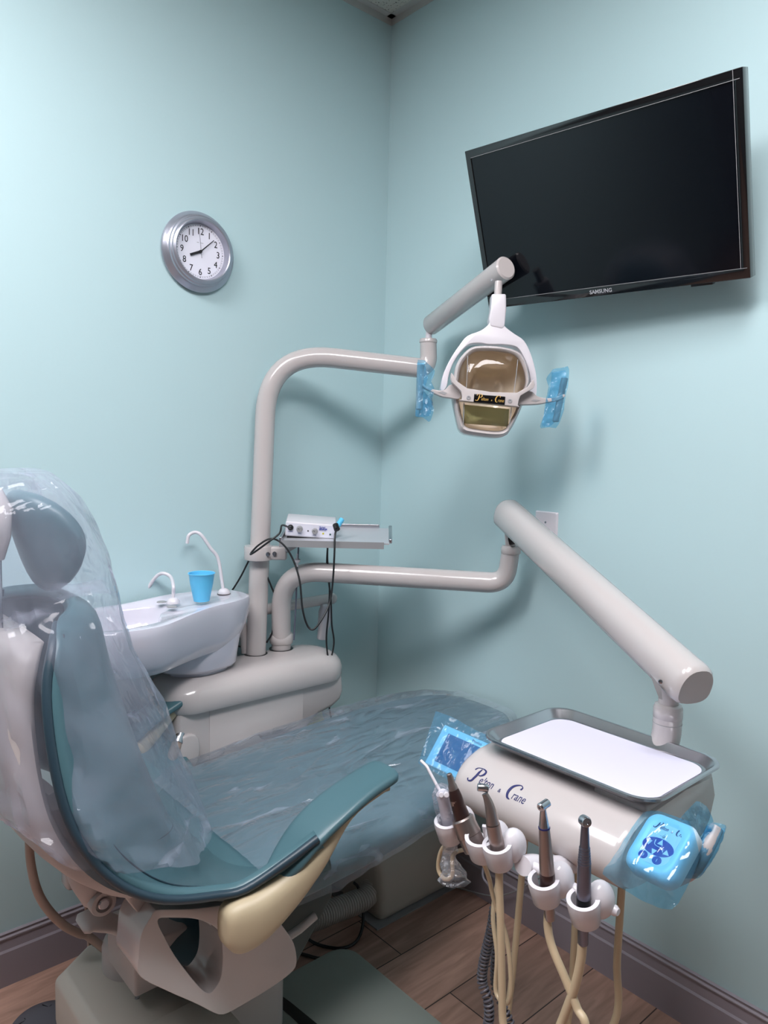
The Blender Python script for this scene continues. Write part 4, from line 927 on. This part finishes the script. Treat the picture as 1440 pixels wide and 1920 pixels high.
# crease where back meets seat
for q in V:
    c = math.exp(-((q.y+1.035)**2+(q.z-.60)**2)/.0016); q.z -= .010*c; q.y -= .006*c
obj('sling_upholstery', V, F, M_TEAL, ch, ang=180, solid=.022)
for j in (0, NU):
    ed = [V[i*(NU+1)+j] for i in range(len(sl_))]
    sg = -1 if j == 0 else 1
    obj('piping', *tube([p+Vector((sg*.006, -.002, -.003)) for p in ed], .0075, 10), M_TEALP, ch)
    st = [V[i*(NU+1)+(j-sg*2 if j else 2)] for i in range(0, len(sl_))]
st = [V[i*(NU+1)+NU-2]+Vector((.004, .002, .0125)) for i in range(4, len(sl_)-2)]
obj('stitch_line', *tube(st, .0016, 6), M_TEALP, ch)
for i_ in (19, 21):
    seam = [V[i_*(NU+1)+j]+Vector((0, .006, .0105)) for j in range(int(NU*.66), NU)]
    obj('corner_seam', *tube(seam, .0018, 6), M_TEALP, ch)
# shell behind the backrest
rg = []
for (w, cy, cz, ey, ez_, pe) in sl_[2:30]:
    wd = w*.86
    rg.append([Vector((XC+wd*math.cos(a), (ey-.015)+(-.055 if math.sin(a) < 0 else .02)*abs(math.sin(a))**.7, ez_-.02-.01*math.sin(a))) for a in [2*PI*k/24 for k in range(24)]])
obj('back_shell', *loft(rg), M_BEIGE2, ch, ang=60)
# pad stay from shell to hinge
hx = .66
hinge = P(180, 1676, 'x', hx)
stay = [P(108, 1500, 'x', hx), P(130, 1560, 'x', hx), P(150, 1600, 'x', hx), P(158, 1640, 'x', hx), hinge]
obj('back_stay', *tube(crom(stay, 5), [.05, .046, .042, .036, .030, .026, .024], 18, ell=(.62, .62), ref=(0, 1, .2)) if False else tube(crom(stay, 5), .026, 18, ell=(1.2, 1), ref=(0, 1, .2)), M_BEIGE2, ch, ang=60)
obj('hinge_boss', *lathe([(.022, -.03), (.0225, .034), (.021, .038), (.0145, .0385), (.0135, .033), (.001, .033)], hinge, (1, 0, 0), 26), M_BEIGE2, ch, ang=40)
obj('hinge_pin', *lathe([(.010, -.03), (.010, .038), (.008, .040)], hinge, (1, 0, 0), 20), M_CHROME, ch)
obj('hinge_slot', *prism([(172, 1615), (186, 1630), (190, 1655), (182, 1668), (170, 1666), (170, 1640)], lambda a, b, c: P(a, b, 'x', hx+.033+c), 0, .004), M_BLACK, ch)
# headrest
hf = Fr(P(78, 1008, 'x', XC), (1, 0, 0), (0, -.30, 1))
HR = root
rg = []
for k in range(17):
    t = -1+2*k/16; rr = max((1-abs(t)**2.6)**.5, .02)
    rg.append([hf(t*.105, .094*rr*math.sin(a), (.042*rr*math.cos(a))+.03*t*t-.016*rr*math.sin(a)**2) for a in [2*PI*j/28 for j in range(28)]])
# flip so that the pad curves away from the face
obj('headrest', *loft([[hf.o+(p-hf.o)-2*hf.w*((p-hf.o).dot(hf.w)) for p in r] for r in rg]), M_TEAL, ch, ang=180)
obj('headrest_bracket', *merge(loft([[Vector((XC+a, -1.338+b, z)) for a, b in rrect(w_, d_, .02, 4)] for w_, d_, z in ((.07, .04, 1.15), (.10, .055, 1.19), (.10, .06, 1.24), (.06, .04, 1.272))])), M_BEIGE, ch, ang=50)
obj('headrest_knob', *lathe([(.03, -.02), (.034, 0), (.030, .02), (.015, .026)], Vector((XC+.055, -1.368, 1.19)), (1, 0, 0), 26), M_BEIGE2, ch, ang=45)
obj('headrest_bar', *box(XC-.03, XC+.03, -1.345, -1.325, .90, 1.18), M_CHROME, ch, bevel=.004)
# armrests (pad + support)
def arm(sg):
    # rows: y, x centre, half width, top z, drop at the outer side
    R_ = splin([(-1.00, .350, .020, .60), (-.95, .350, .040, .640), (-.91, .350, .046, .672), (-.86, .350, .048, .698), (-.79, .350, .044, .722), (-.735, .350, .042, .734), (-.722, .350, .036, .735)], 5)
    rg = []
    for (y, xo, w, z) in R_:
        rg.append([Vector((XC+sg*xo+w*math.copysign(abs(math.cos(a))**.6, math.cos(a)), y, z-.012+.013*math.copysign(abs(math.sin(a))**.7, math.sin(a)))) for a in [2*PI*k/24 for k in range(24)]])
    pad = obj('armrest', *loft(rg), M_TEAL, ch, ang=60, label='teal padded armrest on a tan support')
    S = splin([(-1.085, .354, .006, .570, .02), (-1.080, .354, .022, .592, .060), (-1.06, .354, .032, .604, .090), (-1.02, .354, .040, .612, .092), (-.96, .354, .040, .632, .078), (-.90, .354, .038, .660, .056), (-.83, .350, .030, .700, .028), (-.76, .350, .030, .716, .016), (-.732, .350, .024, .720, .022)], 5)
    rg = []
    for (y, xo, w, z, t) in S:
        rg.append([Vector((XC+sg*xo+w*math.copysign(abs(math.cos(a))**.6, math.cos(a)), y-.0, z-t/2-.008+(t/2)*math.copysign(abs(math.sin(a))**.7, math.sin(a)))) for a in [2*PI*k/24 for k in range(24)]])
    obj('arm_support', *loft(rg), M_TAN, pad, ang=60)
arm(1); arm(-1)
# far support post of the inner arm
obj('side_post', *box(XC-.36, XC-.31, -1.12, -1.05, .30, .60), M_BEIGE, ch, bevel=.015)
# seat frame under the sling (beam) and curved casting with the hole
def Z7(x, y): return (200+x/3.6, 1640+y/3.6)
beam = [(0, 40), (120, 150), (205, 255), (300, 292), (450, 296), (600, 302), (700, 345), (775, 420), (810, 300), (812, 210), (800, 170), (600, 165), (430, 185), (200, 120), (60, 20)]
bm_ = resamp(smooth2(beam, 3), 60)
obj('seat_beam', *prism(bm_, lambda a, b, c: (lambda q: Vector((q.x-c, q.y, q.z)))(P(*Z7(a, b), 'x', .765)), 0, .42), M_BEIGE, ch, bevel=.008)
outr = [(330, 240), (300, 285), (235, 400), (215, 560), (222, 685), (400, 782), (600, 870), (740, 940), (800, 942), (900, 890), (1100, 770), (1240, 668), (1283, 600), (1270, 480), (1220, 390), (1120, 260), (1075, 200), (960, 190), (830, 200), (600, 230), (450, 235)]
inn = [(420, 290), (345, 310), (390, 420), (450, 530), (520, 630), (600, 730), (655, 785), (700, 800), (745, 750), (775, 680), (785, 560), (775, 430), (755, 380), (700, 335), (600, 300)]
O2, I2 = resamp(smooth2(outr, 4), 90), resamp(smooth2(inn, 4), 90)
I2 = align(O2, I2)
obj('lift_casting', *frame_prism(O2, I2, lambda a, b, c: (lambda q: Vector((q.x-c, q.y, q.z)))(P(*Z7(a, b), 'x', .80)), 0, .09), M_BEIGE, ch, bevel=.022, seg=4, ang=50)
obj('base_dome', *ellipsoid(P(372, 1745, 'x', .56), .12, .13, .080), M_TEALP2, ch, ang=180, label='dark rounded cover inside the frame opening')
# release lever and pedestal
lv = [P(x, y, 'x', .58) for x, y in ((150, 1738), (165, 1728), (190, 1726), (215, 1733), (240, 1744), (262, 1748))]
obj('release_lever', *tube(crom(lv, 4), [.018, .022, .026, .026, .026, .028, .030, .031, .031, .031, .031, .031, .031, .031, .031, .031, .031, .031, .031, .031, .028], 18, ell=(1.25, .42), ref=(0, 0, 1)), M_BEIGE2, ch, ang=60)
obj('pivot_housing', *merge(lathe([(.062, .25), (.062, .305), (.056, .32), (.02, .325)], (P(232, 1800, 'z', .27).x, P(232, 1800, 'z', .27).y+.02, 0), n=36), box(.48, .62, -1.13, -1.02, .30, .40)), M_BEIGE2, ch, bevel=.006)
obj('column', *box(.45, .65, -.98, -.80, .06, .28), M_BEIGE2, ch, bevel=.03)
# base cover
bc = [(.335, -1.13), (.385, -1.205), (1.15, -1.205), (1.15, -1.00), (.34, -1.00)]
obj('base_cover', *loft([[Vector((XC+.2+(a-XC-.2)*s, -1.05+(b+1.05)*s2, z)) for a, b in bc] for s, s2, z in ((.96, .93, .05), (1, 1, .15), (1, 1, .235), (.955, .90, .258))]), M_BASEG, ch, bevel=.006)
obj('base_skirt', *loft([[Vector((.75+(a-.75)*s, -1.05+(b+1.05)*s, z)) for a, b in bc] for s, z in ((.90, .0), (.93, .02), (.93, .06))]), M_BEIGE2, ch, bevel=.004)
obj('base_inner_cover', *loft([plan(.655, 1.16, -1.165, -.985, .05, z) for z in (.25, .262, .268)]), M_BASEG, ch, bevel=.003)
for px, py in ((177, 1772), (257, 1871)):
    obj('cover_screw', *lathe([(.005, 0), (.0045, .002), (.002, .001)], P(px, py, 'z', .258), n=14), M_GREY, ch)
bpl = plan(.475, .98, -1.12, -.50, .06, 0)
obj('base_plate', *loft([plan(.475, .98, -1.12, -.50, .06, z) for z in (.0, .045)]+[plan(.480, .975, -1.115, -.505, .055, .055)]+[plan(.49, .965, -1.105, -.515, .045, .058)]), M_PLATE, ch, ang=45)
sl0 = [P(x, y, 'z', .0585) for x, y in ((487, 1866), (500, 1858), (520, 1862), (545, 1880), (600, 1925), (575, 1935), (545, 1905), (520, 1885), (500, 1874))]
obj('pedal_slot', *loft([[q+Vector((0, 0, h_)) for q in sl0] for h_ in (0, .0012)]), M_BLACK, ch)
wl = [P(x, y, 'z', .062) for x, y in ((443, 1893), (458, 1893), (482, 1912), (468, 1908))]
obj('warning_sticker', *loft([[q+Vector((0, 0, h_)) for q in wl] for h_ in (0, .001)]), M_COIL, ch)
obj('lower_shroud', *loft([[Vector((x, y, z)) for y, z in ((-.96, .30), (-.84, .30), (-.75, .41), (-.75, .46), (-.96, .44))] for x in (.36, .74)]), M_DARKG, ch, bevel=.01, label='dark panel under the seat cushion')
obj('lower_shroud_edge', *tube([P(530, 1762, 'x', .74), P(560, 1742, 'x', .74), P(590, 1716, 'x', .74)], .010, 12), M_BEIGE, ch)

# ---- clear seat cover
hem = []
for p in ((500, 1703), (540, 1699), (600, 1690), (640, 1676), (670, 1650), (715, 1600), (760, 1562), (820, 1532), (838, 1500)):
    q = P(*p, 'x', .84); hem.append((q.y, q.z))
hem.sort()
NXs, NYs = 96, 110
def seatfilm(u, v):
    y = -.94+u*.915
    w, z, t = interp([(r[0], r[1], r[2], r[3]) for r in rows], y)
    hz_ = interp(hem, y)[0] if y < -.50 else .545+(y+.5)*.05
    total_top = w+.012
    s = v*2-1
    top = z+.006
    # arc length across: flat top then down the side
    side_len = max(.06, top-hz_)
    L = total_top+side_len; a = abs(s)*L
    sg = 1 if s > 0 else -1
    r0 = .03
    if a < total_top-r0: x = a; zz_ = top
    elif a < total_top+r0:
        t_ = (a-(total_top-r0))/(2*r0); ang = t_*PI/2; x = total_top-r0+r0*1.27*math.sin(ang)*.8; zz_ = top-r0*1.27*(1-math.cos(ang))*.8
    else: x = total_top+.001+(a-total_top-r0)*.10; zz_ = top-r0*1.0-(a-total_top-r0)
    g = nz(x*9*sg+3, y*7, 1)*.005+abs(nz(x*30*sg+y*14, y*18, 5))*.004+abs(nz(x*14*sg+y*9, y*5-x*6, 8))*.006+abs(nz(zz_*30, y*12, 3))*.004
    k = 1 if a > total_top else .75
    q = Vector((XC+sg*x, y, zz_))
    if a > total_top: q.x += sg*g*1.6; q.y += g*.5
    else: q.z += abs(g)*k
    return q
o = obj('plastic_seat_cover', *sheet(seatfilm, NYs, NXs), F_CLEAR, ang=25)
tagthing(o, 'clear crinkled plastic sheet spread over the teal seat and leg rest', 'plastic cover')
# ---- clear bag over backrest and headrest: rows z, y centre, y radius front, y radius back, x radius
bag = splin([(1.305, -1.275, .020, .03, .03), (1.297, -1.278, .035, .08, .09), (1.255, -1.278, .074, .12, .14), (1.19, -1.278, .104, .13, .160), (1.10, -1.268, .122, .14, .185), (1.00, -1.252, .118, .15, .225), (.90, -1.237, .138, .16, .258), (.80, -1.217, .155, .17, .282), (.71, -1.197, .165, .18, .300), (.645, -1.177, .172, .17, .312)], 7)
NB = 110
rg = []
for i, (z, yc, rf, rb, rx) in enumerate(bag):
    ring = []
    for k in range(NB):
        a = 2*PI*k/NB; c, s = math.cos(a), math.sin(a)
        t = i/(len(bag)-1)
        r = 1+.10*nz(c*2.2+7, s*2.2, z*5)*(.4+t)+.075*abs(nz(c*3+z*4, s*3+z*3, z*5+4))+.06*abs(nz(c*6-z*5, s*6, z*9+1))+.03*abs(nz(c*14+z*9, s*14, z*22))
        zz_ = z
        if t > .75:    # ragged hem, lower at the front side
            kk = (t-.75)/.25
            zz_ = z-kk*(.030*nz(c*3, s*3, 2)+.05*max(0, c)*max(0, s)-.10*max(0, -s)**1.5*1.0)
            zz_ += kk*.035*max(0, c)**2
        ring.append(Vector((XC+rx*r*math.copysign(abs(c)**.8, c), yc+(rf if s > 0 else rb)*r*math.copysign(abs(s)**.8, s), zz_)))
    rg.append(ring)
o = obj('plastic_headrest_cover', *loft(rg, False), F_BAG, ang=22)
tagthing(o, 'clear crumpled plastic bag pulled over the headrest and backrest', 'plastic cover')

# ================================================================ FLOOR THINGS
jb = root('floor_junction_box', (.26, -.18, 0), 'grey-beige floor box under the foot end of the chair', 'floor box')
obj('cover', *loft([[Vector((x, y, z)) for x, z in ((.10, 0), (.425, 0), (.425, .03), (.42, .135), (.405, .185), (.36, .215), (.16, .215), (.115, .185), (.10, .13))] for y in (-.335, -.016)]), M_BASEG, jb, bevel=.028, seg=4)
obj('floor_plate', *box(.09, .435, -.355, -.015, 0, .004), M_GREY, jb)
# corrugated hose
cpth = crom([P(575, 1726, 'x', .38), P(600, 1718, 'x', .38), P(640, 1702, 'x', .38), P(682, 1684, 'x', .38), Vector((.36, -.30, .09))], 24)
dn = []
for i in range(len(cpth)-1):
    dn += [cpth[i].lerp(cpth[i+1], j/3) for j in range(3)]
arc = [0]
for a_, b_ in zip(dn, dn[1:]): arc.append(arc[-1]+(b_-a_).length)
co = obj('corrugated_hose', *tube(dn, [.030+.0026*math.sin(t_*2*PI/.0085) for t_ in arc], 20), mat('corrugated_grey', srgb(182, 178, 174), .5), ang=180)
tagthing(co, 'grey corrugated hose running into the floor box', 'hose')
cable('black_cord', [P(570, 1740, 'z', .03), P(575, 1758, 'z', .01), P(600, 1772, 'z', .006), P(640, 1778, 'z', .006), P(668, 1765, 'z', .006), P(680, 1735, 'z', .02), P(680, 1700, 'z', .06), P(672, 1665, 'z', .10), P(664, 1655, 'z', .12)], .0042, M_RUB, 'black cord looping on the floor beside the corrugated hose', 'cord')
cable('short_floor_cord', [P(556, 1786, 'z', .006), P(575, 1791, 'z', .006), P(592, 1796, 'z', .006), P(600, 1797, 'z', .008)], .0042, M_RUB, 'short black cord end on the floor beside the chair base plate', 'cord')
cable('chair_hose', [P(62, 1480, 'x', .42), P(59, 1520, 'x', .42), P(55, 1570, 'x', .42), P(58, 1620, 'x', .42), P(70, 1670, 'x', .42), P(90, 1705, 'x', .42), P(120, 1735, 'x', .42), P(150, 1751, 'x', .42), P(168, 1757, 'x', .42), (.45, -1.10, .27)], .0085, M_HOSEG, 'thick taupe hose curving down behind the chair back to the base', 'hose')
cable('thin_hose', [P(161, 1640, 'x', .30), P(162, 1700, 'x', .30), P(166, 1750, 'x', .30), P(168, 1790, 'x', .30)], .0045, M_HOSEG, 'thin dark hose hanging straight behind the chair hinge', 'hose')
fpd = root('foot_control', (.235, -1.20, 0), 'grey round foot control disc on the wood floor by the chair base', 'foot pedal')
fc = P(84, 1915, 'z', .05); fc.z = 0
obj('base', *lathe([(.088, 0), (.090, .012), (.086, .022)], fc, n=48), M_GREY, fpd, ang=40)
obj('disc', *lathe([(.070, .020), (.078, .026), (.078, .036), (.070, .046), (.045, .050), (.01, .051)], fc, n=48), M_COIL, fpd, ang=45)
marks = []
for a in range(5):
    an = a*2*PI/5+.3; f = Fr(fc+Vector((math.cos(an)*.05, math.sin(an)*.05, .0485)), (math.cos(an+.8), math.sin(an+.8), 0), (-math.sin(an+.8), math.cos(an+.8), 0))
    marks += [f.box(-.010, .010, -.0008, .0008, 0, .0014), f.box(-.010, -.0085, -.008, .0, 0, .0014)]
obj('grip_marks', *merge(*marks), M_BLACK, fpd, smooth=False)
obj('side_ridge', *lathe([(.091, .0), (.097, .004), (.095, .014), (.088, .016)], fc+Vector((.004, .004, 0)), n=48), M_BLACK, fpd)
